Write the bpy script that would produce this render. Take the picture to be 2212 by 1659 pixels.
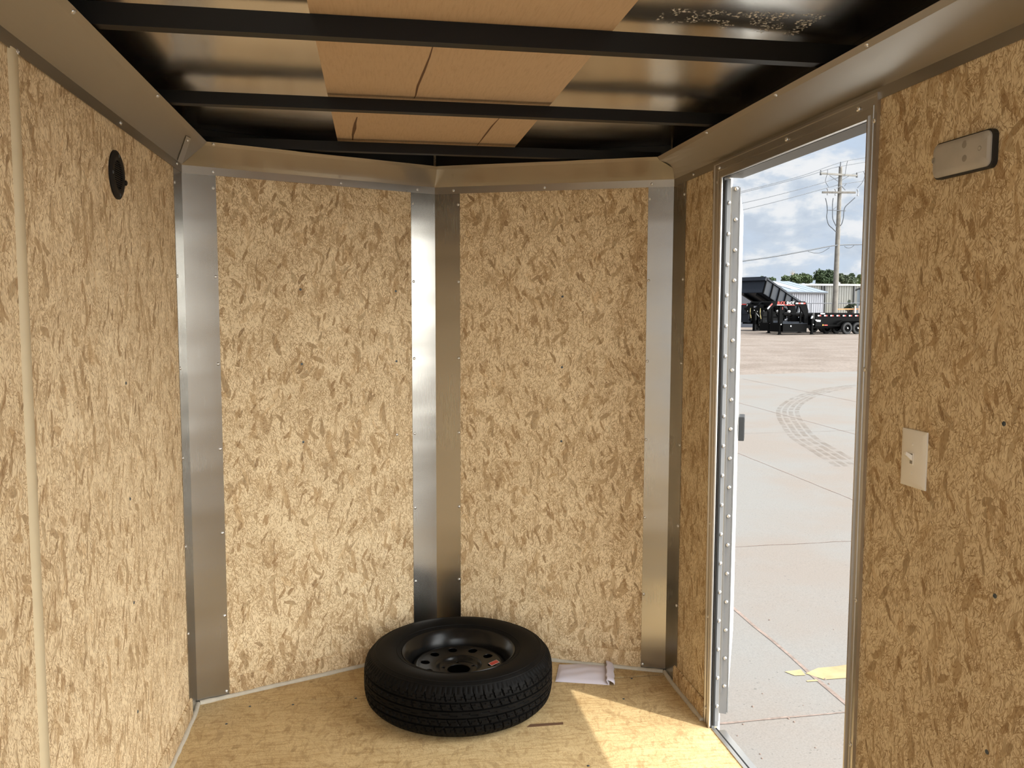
import bpy, bmesh, math, random
from mathutils import Vector, Matrix
for o in list(bpy.data.objects): bpy.data.objects.remove(o)
S = bpy.context.scene
COL = S.collection
PI = math.pi
# ------------------------------------------------------------------ camera
CAM = Vector((0.6447, -3.0389, 1.3939)); YAW, PITCH, ROLL, FPX = 0.1612, -0.0838, 0.0026, 1813.71
fw = Vector((math.sin(YAW)*math.cos(PITCH), math.cos(YAW)*math.cos(PITCH), math.sin(PITCH)))
rt0 = Vector((math.cos(YAW), -math.sin(YAW), 0)); up0 = rt0.cross(fw)
rt = rt0*math.cos(ROLL)+up0*math.sin(ROLL); up = up0*math.cos(ROLL)-rt0*math.sin(ROLL)
cd = bpy.data.cameras.new('camera'); cam = bpy.data.objects.new('camera', cd); COL.objects.link(cam)
cam.matrix_world = Matrix(((rt.x, up.x, -fw.x, CAM.x), (rt.y, up.y, -fw.y, CAM.y), (rt.z, up.z, -fw.z, CAM.z), (0, 0, 0, 1)))
cd.sensor_width = 36; cd.lens = FPX/2212*36; cd.clip_start = 0.02; cd.clip_end = 2000
S.camera = cam
def at(px, py, d):            # the point seen at a pixel, at a distance d in front of the camera
    return CAM+d*(fw+rt*((px-1106)/FPX)-up*((py-829.5)/FPX))
# ------------------------------------------------------------------ exposure, world, sun
S.view_settings.view_transform = 'Standard'; S.view_settings.look = 'None'
S.view_settings.gamma = 1; S.view_settings.use_curve_mapping = False
S.view_settings.exposure = 0.0
W = bpy.data.worlds.new('sky'); S.world = W; W.use_nodes = True
def NT(tree):
    N, L = tree.nodes, tree.links
    def node(t, **kw):
        n = N.new(t); ins = kw.pop('ins', {})
        for k, v in kw.items(): setattr(n, k, v)
        for k, v in ins.items():
            if isinstance(v, bpy.types.NodeSocket): L.new(v, n.inputs[k])
            else: n.inputs[k].default_value = v
        return n
    return node
def ramp(node, fac, stops, interp='LINEAR'):
    r = node('ShaderNodeValToRGB', ins={'Fac': fac}); cr = r.color_ramp; cr.interpolation = interp
    while len(cr.elements) < len(stops): cr.elements.new(0.5)
    for e, (p, c) in zip(cr.elements, stops):
        e.position = p; e.color = (*c, 1) if len(c) == 3 else c
    return r.outputs[0]
def math_(node, op, a, b=0.0, c=0.0, clamp=False):
    n = node('ShaderNodeMath', operation=op, use_clamp=clamp)
    for i, v in enumerate((a, b, c)):
        if isinstance(v, bpy.types.NodeSocket): n.id_data.links.new(v, n.inputs[i])
        else: n.inputs[i].default_value = v
    return n.outputs[0]
def mixc(node, fac, a, b, blend='MIX'):
    n = node('ShaderNodeMix', data_type='RGBA', blend_type=blend)
    for i, v in ((0, fac), (6, a), (7, b)):
        if isinstance(v, bpy.types.NodeSocket): n.id_data.links.new(v, n.inputs[i])
        elif i == 0: n.inputs[0].default_value = v
        else: n.inputs[i].default_value = (*v, 1)
    return n.outputs[2]
W.node_tree.nodes.clear(); nd = NT(W.node_tree)
tc = nd('ShaderNodeTexCoord'); sep = nd('ShaderNodeSeparateXYZ', ins={0: tc.outputs['Generated']})
zc = math_(nd, 'MAXIMUM', sep.outputs[2], 0.0)
sv_ = nd('ShaderNodeVectorMath', operation='MULTIPLY', ins={0: tc.outputs['Generated'], 1: (1, 1, 2.0)})
dv_ = nd('ShaderNodeVectorMath', operation='ADD', ins={0: sv_.outputs[0], 1: (0.01, -0.01, 0.035)})
nk = dict(Scale=11.0, Detail=7.0, Roughness=0.55, Distortion=0.15)
n1 = nd('ShaderNodeTexNoise', ins={'Vector': sv_.outputs[0], **nk}); n2 = nd('ShaderNodeTexNoise', ins={'Vector': dv_.outputs[0], **nk})
lit = math_(nd, 'MULTIPLY_ADD', math_(nd, 'SUBTRACT', n1.outputs[0], n2.outputs[0]), 4.5, 0.47, clamp=True)
blue = ramp(nd, zc, [(0.0, (0.56, 0.68, 0.83)), (0.10, (0.50, 0.64, 0.83)), (0.35, (0.42, 0.58, 0.82)), (1.0, (0.18, 0.36, 0.72))])
cloud = ramp(nd, lit, [(0.0, (0.43, 0.52, 0.65)), (0.45, (0.60, 0.68, 0.78)), (0.75, (0.90, 0.91, 0.92)), (1.0, (0.97, 0.96, 0.95))])
mask = ramp(nd, n1.outputs[0], [(0.38, (0, 0, 0)), (0.52, (1, 1, 1))])
skyc = mixc(nd, mask, blue, cloud)
skyc = mixc(nd, 0.40, skyc, (0.72, 0.78, 0.85))
# sun-side sky boosted beyond a natural one, added to light the trailer interior
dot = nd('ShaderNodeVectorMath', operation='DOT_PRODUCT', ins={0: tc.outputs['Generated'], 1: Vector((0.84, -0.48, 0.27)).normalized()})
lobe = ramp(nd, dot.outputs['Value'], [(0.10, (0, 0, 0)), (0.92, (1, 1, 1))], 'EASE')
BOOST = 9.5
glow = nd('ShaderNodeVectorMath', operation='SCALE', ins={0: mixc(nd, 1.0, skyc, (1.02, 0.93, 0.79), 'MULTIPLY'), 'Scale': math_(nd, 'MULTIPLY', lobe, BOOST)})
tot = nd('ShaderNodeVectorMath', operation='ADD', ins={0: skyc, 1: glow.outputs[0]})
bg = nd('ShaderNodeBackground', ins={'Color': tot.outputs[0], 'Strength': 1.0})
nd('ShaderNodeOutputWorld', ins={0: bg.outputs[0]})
sd = bpy.data.lights.new('sun', 'SUN'); sun = bpy.data.objects.new('sun', sd); COL.objects.link(sun)
EL = math.radians(71.0)
sdir = Vector((-0.736*math.cos(EL), 0.677*math.cos(EL), -math.sin(EL)))
sun.rotation_euler = sdir.to_track_quat('-Z', 'Y').to_euler(); sun.location = (6, -6, 20)
sd.energy = 3.6; sd.angle = math.radians(0.55); sd.color = (1.0, 0.94, 0.84)

# ------------------------------------------------------------------ materials
def mat(name, base=(0.5, 0.5, 0.5), rough=0.5, metal=0.0, spec=None, noise=None, bump=None):
    m = bpy.data.materials.new(name); m.use_nodes = True; t = m.node_tree; t.nodes.clear(); n = NT(t)
    b = n('ShaderNodeBsdfPrincipled'); o = n('ShaderNodeOutputMaterial', ins={0: b.outputs[0]})
    b.inputs['Base Color'].default_value = (*base, 1); b.inputs['Roughness'].default_value = rough; b.inputs['Metallic'].default_value = metal
    if spec is not None: b.inputs['Specular IOR Level'].default_value = spec
    tcn = n('ShaderNodeTexCoord')
    if noise:        # (scale, amount, detail)
        nz = n('ShaderNodeTexNoise', ins={'Vector': tcn.outputs['Object'], 'Scale': noise[0], 'Detail': 4.0})
        lo = tuple(max(0, c*(1-noise[1])) for c in base); hi = tuple(min(1, c*(1+noise[1])) for c in base)
        t.links.new(ramp(n, nz.outputs[0], [(0.3, lo), (0.7, hi)]), b.inputs['Base Color'])
    if bump:         # (scale, strength, distance)
        nb = n('ShaderNodeTexNoise', ins={'Vector': tcn.outputs['Object'], 'Scale': bump[0], 'Detail': 3.0})
        bp = n('ShaderNodeBump', ins={'Height': nb.outputs[0], 'Strength': bump[1], 'Distance': bump[2]})
        t.links.new(bp.outputs[0], b.inputs['Normal'])
    m['bsdf'] = b.name
    return m
def osb(name, seed=0.0, tint=(1, 1, 1), smooth=False, rough=0.75):
    m = bpy.data.materials.new(name); m.use_nodes = True; t = m.node_tree; t.nodes.clear(); n = NT(t)
    b = n('ShaderNodeBsdfPrincipled', ins={'Roughness': rough, 'Specular IOR Level': 0.25}); n('ShaderNodeOutputMaterial', ins={0: b.outputs[0]})
    uv = n('ShaderNodeUVMap'); off = n('ShaderNodeVectorMath', operation='ADD', ins={0: uv.outputs[0], 1: (seed*3.17, seed*1.91, seed)})
    P0 = off.outputs[0]
    def warp(P, sc, amt):
        w = n('ShaderNodeTexNoise', ins={'Vector': P, 'Scale': sc, 'Detail': 2.0})
        w2 = n('ShaderNodeVectorMath', operation='SUBTRACT', ins={0: w.outputs['Color'], 1: (0.5, 0.5, 0.5)})
        w3 = n('ShaderNodeVectorMath', operation='SCALE', ins={0: w2.outputs[0], 'Scale': amt})
        return n('ShaderNodeVectorMath', operation='ADD', ins={0: P, 1: w3.outputs[0]}).outputs[0]
    P = warp(warp(P0, 6.0, 0.06), 26.0, 0.014)
    P = warp(P, 120.0, 0.003)
    def flakes(P, ang, sx, sy):     # sx: cells per metre along the strand, sy: across it
        r = n('ShaderNodeVectorRotate', rotation_type='Z_AXIS', ins={'Vector': P, 'Angle': ang})
        s = n('ShaderNodeVectorMath', operation='MULTIPLY_ADD', ins={0: r.outputs[0], 1: (sx, sy, 1), 2: (ang*11, ang*7, 0)})
        v = n('ShaderNodeTexVoronoi', voronoi_dimensions='2D', feature='F1', ins={'Vector': s.outputs[0], 'Scale': 1.0, 'Randomness': 1.0})
        sp = n('ShaderNodeSeparateColor', ins={0: v.outputs['Color']})
        return sp.outputs[0], sp.outputs[1], v.outputs['Distance']
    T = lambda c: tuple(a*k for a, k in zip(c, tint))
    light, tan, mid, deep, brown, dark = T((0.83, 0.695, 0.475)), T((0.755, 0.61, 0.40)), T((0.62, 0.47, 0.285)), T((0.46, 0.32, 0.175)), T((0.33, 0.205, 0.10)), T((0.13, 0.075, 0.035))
    lowv = n('ShaderNodeTexNoise', ins={'Vector': P0, 'Scale': 5.0, 'Detail': 3.0})
    k = 0.35 if smooth else 1.0
    def soft(d, edge, w):       # 1 inside a strand, fading over its rim
        return math_(n, 'MULTIPLY_ADD', d, -1.0/w, edge/w, clamp=True)
    def fibre(ang, sx, sy):
        r = n('ShaderNodeVectorRotate', rotation_type='Z_AXIS', ins={'Vector': P, 'Angle': ang})
        s = n('ShaderNodeVectorMath', operation='MULTIPLY', ins={0: r.outputs[0], 1: (sx, sy, 1)})
        return n('ShaderNodeTexNoise', ins={'Vector': s.outputs[0], 'Scale': 1.0, 'Detail': 4.0, 'Roughness': 0.6}).outputs[0]
    # pale base with soft fibres running two ways
    a0, g0, d0 = flakes(P, 1.40, 14, 48)
    fz = fibre(0.0, 11, 130) if smooth else mixc(n, ramp(n, a0, [(0.45, (0, 0, 0)), (0.55, (1, 1, 1))]), fibre(1.45, 24, 170), fibre(0.75, 28, 150))
    col = ramp(n, fz, [(0.24, mid), (0.38, tan), (0.52, light), (0.8, light)])
    # overlapping strands, close to the base in tone
    for ang, sx, sy, th in ((1.15, 20, 80, 0.60), (2.45, 26, 95, 0.66), (1.75, 22, 100, 0.60), (0.5, 28, 110, 0.70)):
        a, g, d = flakes(P, ang, sx, sy)
        msk = math_(n, 'MULTIPLY', math_(n, 'MULTIPLY', math_(n, 'GREATER_THAN', g, th), soft(d, 0.62, 0.12)), 0.75*k)
        col = mixc(n, msk, col, mixc(n, fz, ramp(n, a, [(0.0, mid), (0.10, mid), (0.25, tan), (0.5, light), (1.0, light)]), light))
    # broad darker strands
    for ang, sx, sy, th, c in ((1.35, 12, 46, 0.95, deep), (0.7, 22, 62, 0.955, deep), (2.3, 20, 60, 0.955, mid), (1.7, 18, 100, 0.92, deep), (1.25, 17, 60, 0.93, mid), (2.0, 26, 85, 0.94, brown)):
        a, g, d = flakes(P, ang, sx, sy)
        msk = math_(n, 'MULTIPLY', math_(n, 'MULTIPLY', math_(n, 'GREATER_THAN', g, th), soft(d, 0.60, 0.08)), 0.85*k)
        col = mixc(n, msk, col, mixc(n, a, tuple(x*0.72 for x in c), tuple(min(1, x*1.2) for x in c)))
    # thin darker slivers, in clusters
    pz = n('ShaderNodeTexNoise', ins={'Vector': P0, 'Scale': 13.0, 'Detail': 3.0})
    for ang, sx, sy, th, dl in ((1.5, 17, 130, 0.60, 0.24), (1.0, 22, 150, 0.62, 0.24), (2.1, 22, 150, 0.62, 0.24), (0.25, 28, 150, 0.72, 0.22), (2.85, 28, 150, 0.72, 0.22), (1.6, 44, 270, 0.50, 0.28), (0.9, 58, 330, 0.52, 0.28), (2.2, 58, 330, 0.52, 0.28), (1.5, 75, 420, 0.48, 0.30), (1.45, 9, 210, 0.66, 0.20), (0.55, 12, 230, 0.72, 0.2)):
        a, g, d = flakes(P, ang, sx, sy)
        lim = math_(n, 'MULTIPLY_ADD', pz.outputs[0], -1.1, th+0.60)
        dd = math_(n, 'MULTIPLY_ADD', a, 0.14, dl-0.05)
        msk = math_(n, 'MULTIPLY', math_(n, 'GREATER_THAN', g, lim), math_(n, 'MULTIPLY', math_(n, 'SUBTRACT', dd, d), 14.0, clamp=True))
        msk = math_(n, 'MULTIPLY', msk, 0.78*k)
        col = mixc(n, msk, col, ramp(n, a, [(0.0, dark), (0.12, brown), (0.35, brown), (0.6, deep), (1.0, mid)]))
    if smooth:
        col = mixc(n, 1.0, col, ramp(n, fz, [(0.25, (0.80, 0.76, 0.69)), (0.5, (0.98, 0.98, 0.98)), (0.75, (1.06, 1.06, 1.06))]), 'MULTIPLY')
    col = mixc(n, 1.0, col, ramp(n, lowv.outputs[0], [(0.3, (0.92, 0.90, 0.875)), (0.65, (1.03, 1.03, 1.03))]), 'MULTIPLY')
    t.links.new(col, b.inputs['Base Color'])
    bp = n('ShaderNodeBump', ins={'Height': fz, 'Strength': 0.10, 'Distance': 0.002})
    t.links.new(bp.outputs[0], b.inputs['Normal'])
    return m
def brushed(name, base, rough, axis='z', wav=0.0, wsc=(1, 1, 6)):
    m = bpy.data.materials.new(name); m.use_nodes = True; t = m.node_tree; t.nodes.clear(); n = NT(t)
    b = n('ShaderNodeBsdfPrincipled', ins={'Base Color': (*base, 1), 'Metallic': 1.0}); n('ShaderNodeOutputMaterial', ins={0: b.outputs[0]})
    tcn = n('ShaderNodeTexCoord')
    k = {'z': (400, 400, 6), 'y': (400, 6, 400), 'x': (6, 400, 400)}[axis]
    s = n('ShaderNodeVectorMath', operation='MULTIPLY', ins={0: tcn.outputs['Object'], 1: k})
    nz = n('ShaderNodeTexNoise', ins={'Vector': s.outputs[0], 'Scale': 1.0, 'Detail': 3.0})
    cl = n('ShaderNodeTexNoise', ins={'Vector': tcn.outputs['Object'], 'Scale': 4.0, 'Detail': 3.0})
    rr = math_(n, 'ADD', math_(n, 'MULTIPLY', nz.outputs[0], 0.05), math_(n, 'MULTIPLY_ADD', cl.outputs[0], 0.08, rough-0.065))
    t.links.new(rr, b.inputs['Roughness'])
    tint = mixc(n, cl.outputs[0], tuple(c*0.92 for c in base), tuple(min(1, c*1.05) for c in base)); t.links.new(tint, b.inputs['Base Color'])
    if wav:
        s2 = n('ShaderNodeVectorMath', operation='MULTIPLY', ins={0: tcn.outputs['Object'], 1: wsc})
        w = n('ShaderNodeTexNoise', ins={'Vector': s2.outputs[0], 'Scale': 1.0, 'Detail': 1.5})
        b2 = n('ShaderNodeBump', ins={'Height': w.outputs[0], 'Strength': 1.0, 'Distance': wav})
        t.links.new(b2.outputs[0], b.inputs['Normal'])
    return m
M = {}
M['osb_l'] = osb('strand_board_left_lit', 0.3, (1.04, 1.03, 1.02)); M['osb_r'] = osb('strand_board_right_shaded', 1.7, (0.87, 0.885, 0.90))  # same board; left tinted lighter, right darker, uneven light put into the colour
M['osb_fl'] = osb('strand_board_front', 2.9, (0.99, 0.98, 0.96)); M['osb_fr'] = osb('strand_board_front_right', 4.3, (0.98, 0.97, 0.95))
M['osb_b'] = osb('strand_board_strip', 6.1, (0.90, 0.87, 0.83))
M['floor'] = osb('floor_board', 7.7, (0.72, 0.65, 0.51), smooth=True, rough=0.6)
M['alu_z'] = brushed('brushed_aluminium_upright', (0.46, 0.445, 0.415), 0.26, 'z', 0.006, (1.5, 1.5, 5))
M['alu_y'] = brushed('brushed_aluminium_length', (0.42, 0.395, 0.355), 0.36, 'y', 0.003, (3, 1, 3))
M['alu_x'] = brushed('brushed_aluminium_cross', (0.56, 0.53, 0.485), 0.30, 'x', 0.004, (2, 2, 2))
M['alu_frame'] = brushed('extruded_aluminium', (0.56, 0.54, 0.51), 0.36, 'z')
M['alu_dull'] = mat('dull_hinge_aluminium', (0.21, 0.21, 0.212), 0.45, 0.0, 0.4)
M['alu_shade'] = mat('shaded_header_aluminium', (0.10, 0.09, 0.075), 0.5, 0.0, 0.3)  # header aluminium, with the shade of its underside put into the base colour
M['roof'] = brushed('galvanised_roof_sheet', (0.92, 0.89, 0.83), 0.22, 'x', 0.012, (2.2, 2.2, 2.2))
M['black_paint'] = mat('black_painted_steel', (0.007, 0.006, 0.005), 0.45, 0, 0.25)
M['screw'] = mat('zinc_screw', (0.72, 0.72, 0.72), 0.28, 1.0)
M['dark_screw'] = mat('blued_screw', (0.10, 0.12, 0.14), 0.4, 0.8)
M['void'] = mat('dark_recess', (0.008, 0.008, 0.008), 0.9)
M['white_skin'] = mat('white_gelcoat', (0.80, 0.80, 0.78), 0.35, noise=(2.0, 0.02))
M['batten'] = mat('cream_batten', (0.60, 0.50, 0.33), 0.55, noise=(30, 0.03))
M['caulk'] = mat('pale_caulk', (0.52, 0.48, 0.40), 0.6, noise=(60, 0.08), bump=(120, 0.3, 0.002))
M['rubber'] = mat('tyre_rubber', (0.0035, 0.0032, 0.003), 0.6, 0, 0.10, noise=(25, 0.25))
M['gasket'] = mat('black_gasket', (0.012, 0.012, 0.012), 0.55)
M['rim'] = mat('gloss_black_rim', (0.004, 0.004, 0.004), 0.26, 0, 0.28)
M['vent'] = mat('black_plastic', (0.014, 0.012, 0.010), 0.6, 0, 0.2)
M['plate'] = mat('white_switch_plate', (0.80, 0.78, 0.73), 0.35)
M['toggle'] = mat('white_toggle', (0.85, 0.82, 0.76), 0.3)
M['lens'] = mat('frosted_lens', (0.42, 0.40, 0.37), 0.28, noise=(14, 0.10))
M['smoke'] = mat('lens_bulb_spot', (0.26, 0.24, 0.21), 0.5)  # dark grey of the bulbs behind the lens, also lamp screws and switch slot
M['paper'] = mat('lavender_white_envelope', (0.68, 0.64, 0.72), 0.65, noise=(9, 0.04), bump=(30, 0.15, 0.002))
M['red'] = mat('red_sticker', (0.45, 0.05, 0.035), 0.5); M['white'] = mat('white_sticker', (0.8, 0.8, 0.8), 0.5)
def plymat():
    m = bpy.data.materials.new('luan_plywood'); m.use_nodes = True; t = m.node_tree; t.nodes.clear(); n = NT(t)
    b = n('ShaderNodeBsdfPrincipled', ins={'Roughness': 0.65, 'Specular IOR Level': 0.25}); n('ShaderNodeOutputMaterial', ins={0: b.outputs[0]})
    tcn = n('ShaderNodeTexCoord')
    s = n('ShaderNodeVectorMath', operation='MULTIPLY', ins={0: tcn.outputs['Object'], 1: (150, 14, 1)})
    f = n('ShaderNodeTexNoise', ins={'Vector': s.outputs[0], 'Scale': 1.0, 'Detail': 5.0, 'Roughness': 0.7})
    g = n('ShaderNodeTexNoise', ins={'Vector': tcn.outputs['Object'], 'Scale': 4.0, 'Detail': 3.0})
    c = ramp(n, f.outputs[0], [(0.25, (0.46, 0.31, 0.185)), (0.5, (0.57, 0.41, 0.26)), (0.8, (0.62, 0.46, 0.30))])
    c = mixc(n, math_(n, 'MULTIPLY', g.outputs[0], 0.5), c, (0.55, 0.39, 0.24))
    t.links.new(c, b.inputs['Base Color']); return m
M['ply'] = plymat()
M['crack'] = mat('dark_split', (0.13, 0.065, 0.03), 0.8)

# ------------------------------------------------------------------ mesh helpers
class MB:
    def __init__(s): s.v = []; s.f = []; s.m = []; s.mi = 0
    def add(s, verts, faces):
        o = len(s.v); s.v += [Vector(v) for v in verts]; s.f += [tuple(i+o for i in f) for f in faces]; s.m += [s.mi]*len(faces); return s
    def box(s, a, b):
        x0, y0, z0 = a; x1, y1, z1 = b
        return s.add([(x0, y0, z0), (x1, y0, z0), (x1, y1, z0), (x0, y1, z0), (x0, y0, z1), (x1, y0, z1), (x1, y1, z1), (x0, y1, z1)],
                     [(0, 3, 2, 1), (4, 5, 6, 7), (0, 1, 5, 4), (1, 2, 6, 5), (2, 3, 7, 6), (3, 0, 4, 7)])
    def prism(s, poly, d):      # poly: 3-D points of a planar outline, d: extrusion vector
        n = len(poly); d = Vector(d); P = [Vector(p) for p in poly]
        return s.add(P+[p+d for p in P], [tuple(range(n))[::-1], tuple(range(n, 2*n))]+[(i, (i+1) % n, n+(i+1) % n, n+i) for i in range(n)])
    def beam(s, a, b, w, h, upv=(0, 0, 1)):
        a, b = Vector(a), Vector(b); d = (b-a).normalized(); u = Vector(upv); sd_ = d.cross(u)
        if sd_.length < 1e-4: sd_ = d.cross(Vector((1, 0, 0)))
        sd_.normalize(); u = sd_.cross(d)
        return s.prism([a+sd_*x*w/2+u*y*h/2 for x, y in ((-1, -1), (1, -1), (1, 1), (-1, 1))], b-a)
    def tube(s, pts, r, n=8, caps=True):
        pts = [Vector(p) for p in pts]; rings = []
        rr = r if isinstance(r, (list, tuple)) else [r]*len(pts)
        ref = Vector((0, 0, 1))
        for i, p in enumerate(pts):
            d = (pts[min(i+1, len(pts)-1)]-pts[max(i-1, 0)]).normalized()
            x = d.cross(ref)
            if x.length < 1e-3: x = d.cross(Vector((1, 0, 0)))
            x.normalize(); y = d.cross(x)
            rings.append([p+(x*math.cos(2*PI*k/n)+y*math.sin(2*PI*k/n))*rr[i] for k in range(n)])
        f = [(i*n+k, i*n+(k+1) % n, (i+1)*n+(k+1) % n, (i+1)*n+k) for i in range(len(pts)-1) for k in range(n)]
        if caps: f += [tuple(range(n)), tuple(range((len(pts)-1)*n, len(pts)*n))[::-1]]
        return s.add([v for r_ in rings for v in r_], f)
    def lathe(s, prof, n=48, mtx=None, closed=False):   # prof: (r, z) about the z axis
        V = []; F = []; m = len(prof)
        for k in range(n):
            c, q = math.cos(2*PI*k/n), math.sin(2*PI*k/n)
            V += [Vector((r*c, r*q, z)) for r, z in prof]
        for k in range(n):
            k2 = (k+1) % n
            for i in range(m if closed else m-1):
                i2 = (i+1) % m; F.append((k*m+i, k2*m+i, k2*m+i2, k*m+i2))
        if not closed:
            if prof[0][0] > 1e-6: F.append(tuple(k*m for k in range(n))[::-1])
            if prof[-1][0] > 1e-6: F.append(tuple(k*m+m-1 for k in range(n)))
        if mtx: V = [mtx @ v for v in V]
        return s.add(V, F)
    def ring(s, loops):          # open sheet through successive point rows
        n = len(loops[0]); V = [p for l in loops for p in l]
        return s.add(V, [(i*n+k, i*n+k+1, (i+1)*n+k+1, (i+1)*n+k) for i in range(len(loops)-1) for k in range(n-1)])
    def build(s, name, mats, parent=None, smooth=None, uv=None, loc=None, bevel=0.0):
        me = bpy.data.meshes.new(name); me.from_pydata([tuple(v) for v in s.v], [], s.f)
        for m_ in (mats if isinstance(mats, (list, tuple)) else [mats]): me.materials.append(M[m_] if isinstance(m_, str) else m_)
        for p, i in zip(me.polygons, s.m): p.material_index = i
        bm = bmesh.new(); bm.from_mesh(me); bmesh.ops.remove_doubles(bm, verts=bm.verts, dist=1e-6)
        bmesh.ops.recalc_face_normals(bm, faces=bm.faces)
        if bevel: bmesh.ops.bevel(bm, geom=list(bm.edges), offset=bevel, segments=2, affect='EDGES', profile=0.6)
        bm.to_mesh(me); bm.free()
        if smooth is not None:
            me.shade_smooth(); me.set_sharp_from_angle(angle=math.radians(smooth))
        if uv:
            l = me.uv_layers.new(name='UVMap')
            for lp in me.loops: l.data[lp.index].uv = uv(me.vertices[lp.vertex_index].co)
        o = bpy.data.objects.new(name, me); COL.objects.link(o)
        if loc is not None: o.location = loc
        if parent is not None: o.parent = parent
        return o
def tag(o, label=None, cat=None, group=None, kind=None):
    if label: o['label'] = label
    if cat: o['category'] = cat
    if group: o['group'] = group
    if kind: o['kind'] = kind
    return o
def empty(name, loc=(0, 0, 0), rz=0.0):
    o = bpy.data.objects.new(name, None); COL.objects.link(o); o.location = loc; o.rotation_euler = (0, 0, rz); o.empty_display_size = 0.1
    return o
def copy_tree(o, parent=None):
    c = o.copy(); COL.objects.link(c)
    if parent is not None: c.parent = parent
    for ch in list(o.children): copy_tree(ch, c)
    return c
# one pan-head screw, copied wherever the photo shows one
def screw_mesh(name, r, h, mat_):
    b = MB(); b.lathe([(r, 0), (r, h*0.45), (r*0.75, h*0.85), (r*0.36, h), (r*0.30, h*0.55), (0, h*0.5)], 12)
    o = b.build(name, mat_, smooth=50); me = o.data; bpy.data.objects.remove(o); return me
SCREW = screw_mesh('screw', 0.0055, 0.0032, 'screw'); DSCREW = screw_mesh('screw_dark', 0.0045, 0.0018, 'dark_screw'); BOLT = screw_mesh('bolt', 0.0065, 0.006, 'screw')
def screw(parent, pos, nrm, me=None, name='screw'):
    o = bpy.data.objects.new(name, me or SCREW); COL.objects.link(o); o.parent = parent
    q = Vector(nrm).normalized().to_track_quat('Z', 'Y'); o.rotation_euler = q.to_euler()
    pw = Vector(pos)
    if parent is not None: pw = pw-parent.location
    o.location = pw; return o

# ------------------------------------------------------------------ trailer shell
WD, ND, NX, HC = 1.75, 0.366, 0.884, 1.866       # width, nose depth, nose x, bottom edge of the cove trim
YR = -3.30                                        # open rear end
TOP = 2.06
def struct(o, label, cat): return tag(o, label, cat, kind='structure')
uv_yz = lambda c: (c.y, c.z); uv_xy = lambda c: (c.x, c.y)
# left wall
b = MB(); b.box((-0.06, YR, -0.05), (0.0, 0.0, TOP))
wall_left = struct(b.build('wall_left', 'osb_l', uv=uv_yz), 'left trailer wall of pale strand board with a round black vent', 'wall')
b = MB(); b.box((-0.075, YR, -0.05), (-0.06, 0.0, TOP+0.02)); b.build('outer_skin', 'white_skin', wall_left)
# right wall, round the door opening
OY0, OY1, OZ = -1.285, -0.430, 1.846
b = MB(); b.box((WD, YR, -0.05), (WD+0.05, OY0, TOP)); b.box((WD, OY1, -0.05), (WD+0.028, 0.0, TOP)); b.box((WD+0.028, -0.385, -0.05), (WD+0.05, 0.0, TOP)); b.box((WD, OY0, OZ), (WD+0.05, OY1, TOP))
wall_right = struct(b.build('wall_right', 'osb_r', uv=uv_yz), 'right trailer wall of shade-tinted strand board with side door, switch and dome lamp', 'wall')
b = MB(); b.box((WD+0.05, YR, -0.05), (WD+0.06, OY0, TOP+0.02)); b.box((WD+0.05, -0.385, -0.05), (WD+0.06, 0, TOP+0.02)); b.box((WD+0.05, OY0, OZ), (WD+0.06, OY1, TOP+0.02))
b.build('outer_skin', 'white_skin', wall_right)
# V nose walls
def vwall(A, B, name, m, label):
    A, B = Vector(A), Vector(B); d = (B-A).normalized(); nrm = Vector((-d.y, d.x, 0))
    if nrm.y < 0: nrm = -nrm
    b = MB(); b.prism([A+Vector((0, 0, -0.05)), B+Vector((0, 0, -0.05)), B+Vector((0, 0, TOP)), A+Vector((0, 0, TOP))], nrm*0.05)
    o = struct(b.build(name, m, uv=lambda c: ((c-A).dot(d)+A.x, c.z)), label, 'wall')
    b = MB(); b.prism([A+nrm*0.05+Vector((0, 0, -0.05)), B+nrm*0.05+Vector((0, 0, -0.05)), B+nrm*0.05+Vector((0, 0, TOP+.02)), A+nrm*0.05+Vector((0, 0, TOP+.02))], nrm*0.012)
    b.build('outer_skin', 'white_skin', o)
    return o, A, d, -nrm
VLo, LA, Ld, Ln = vwall((0, 0, 0), (NX, ND, 0), 'wall_front_left', 'osb_fl', 'left half of the V-shaped front wall, strand board panel')
VRo, RA, Rd, Rn = vwall((WD, 0, 0), (NX, ND, 0), 'wall_front_right', 'osb_fr', 'right half of the V-shaped front wall, strand board behind the envelope')
Llen = (Vector((NX, ND, 0))).length; Rlen = (Vector((NX-WD, ND, 0))).length
def VL(t, z, off=0.0): return LA+Ld*t+Ln*off+Vector((0, 0, z))
def VR(t, z, off=0.0): return RA+Rd*t+Rn*off+Vector((0, 0, z))
# floor: two sheets with a seam across
b = MB(); b.box((-0.05, YR, -0.05), (WD+0.0, -0.0305, 0.0)); b.prism([(-0.02, -0.0285, -0.05), (WD+0.02, -0.016, -0.05), (WD+.02, 0.0, -0.05), (NX, ND+0.02, -0.05), (-0.02, 0, -0.05)], (0, 0, 0.05))
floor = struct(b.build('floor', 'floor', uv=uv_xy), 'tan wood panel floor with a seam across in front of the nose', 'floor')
for x, y, s_ in ((0.34, -0.06, 1), (0.56, -0.045, 1), (0.61, 0.09, 1.2), (0.19, -0.05, 1), (0.13, -0.17, 1), (1.60, -0.04, 1), (1.52, -0.20, 1.3), (1.28, -0.62, 1), (1.02, -0.63, 1.2)):
    screw(floor, (x, y, 0.0), (0, 0, 1), DSCREW)
b = MB(); b.prism([(1.135, -0.352, 0), (1.262, -0.352, 0), (1.264, -0.337, 0), (1.15, -0.334, 0)], (0, 0, 0.0012))
tag(b.build('wood_strand', 'crack', floor), 'dark brown wood strand')
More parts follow.
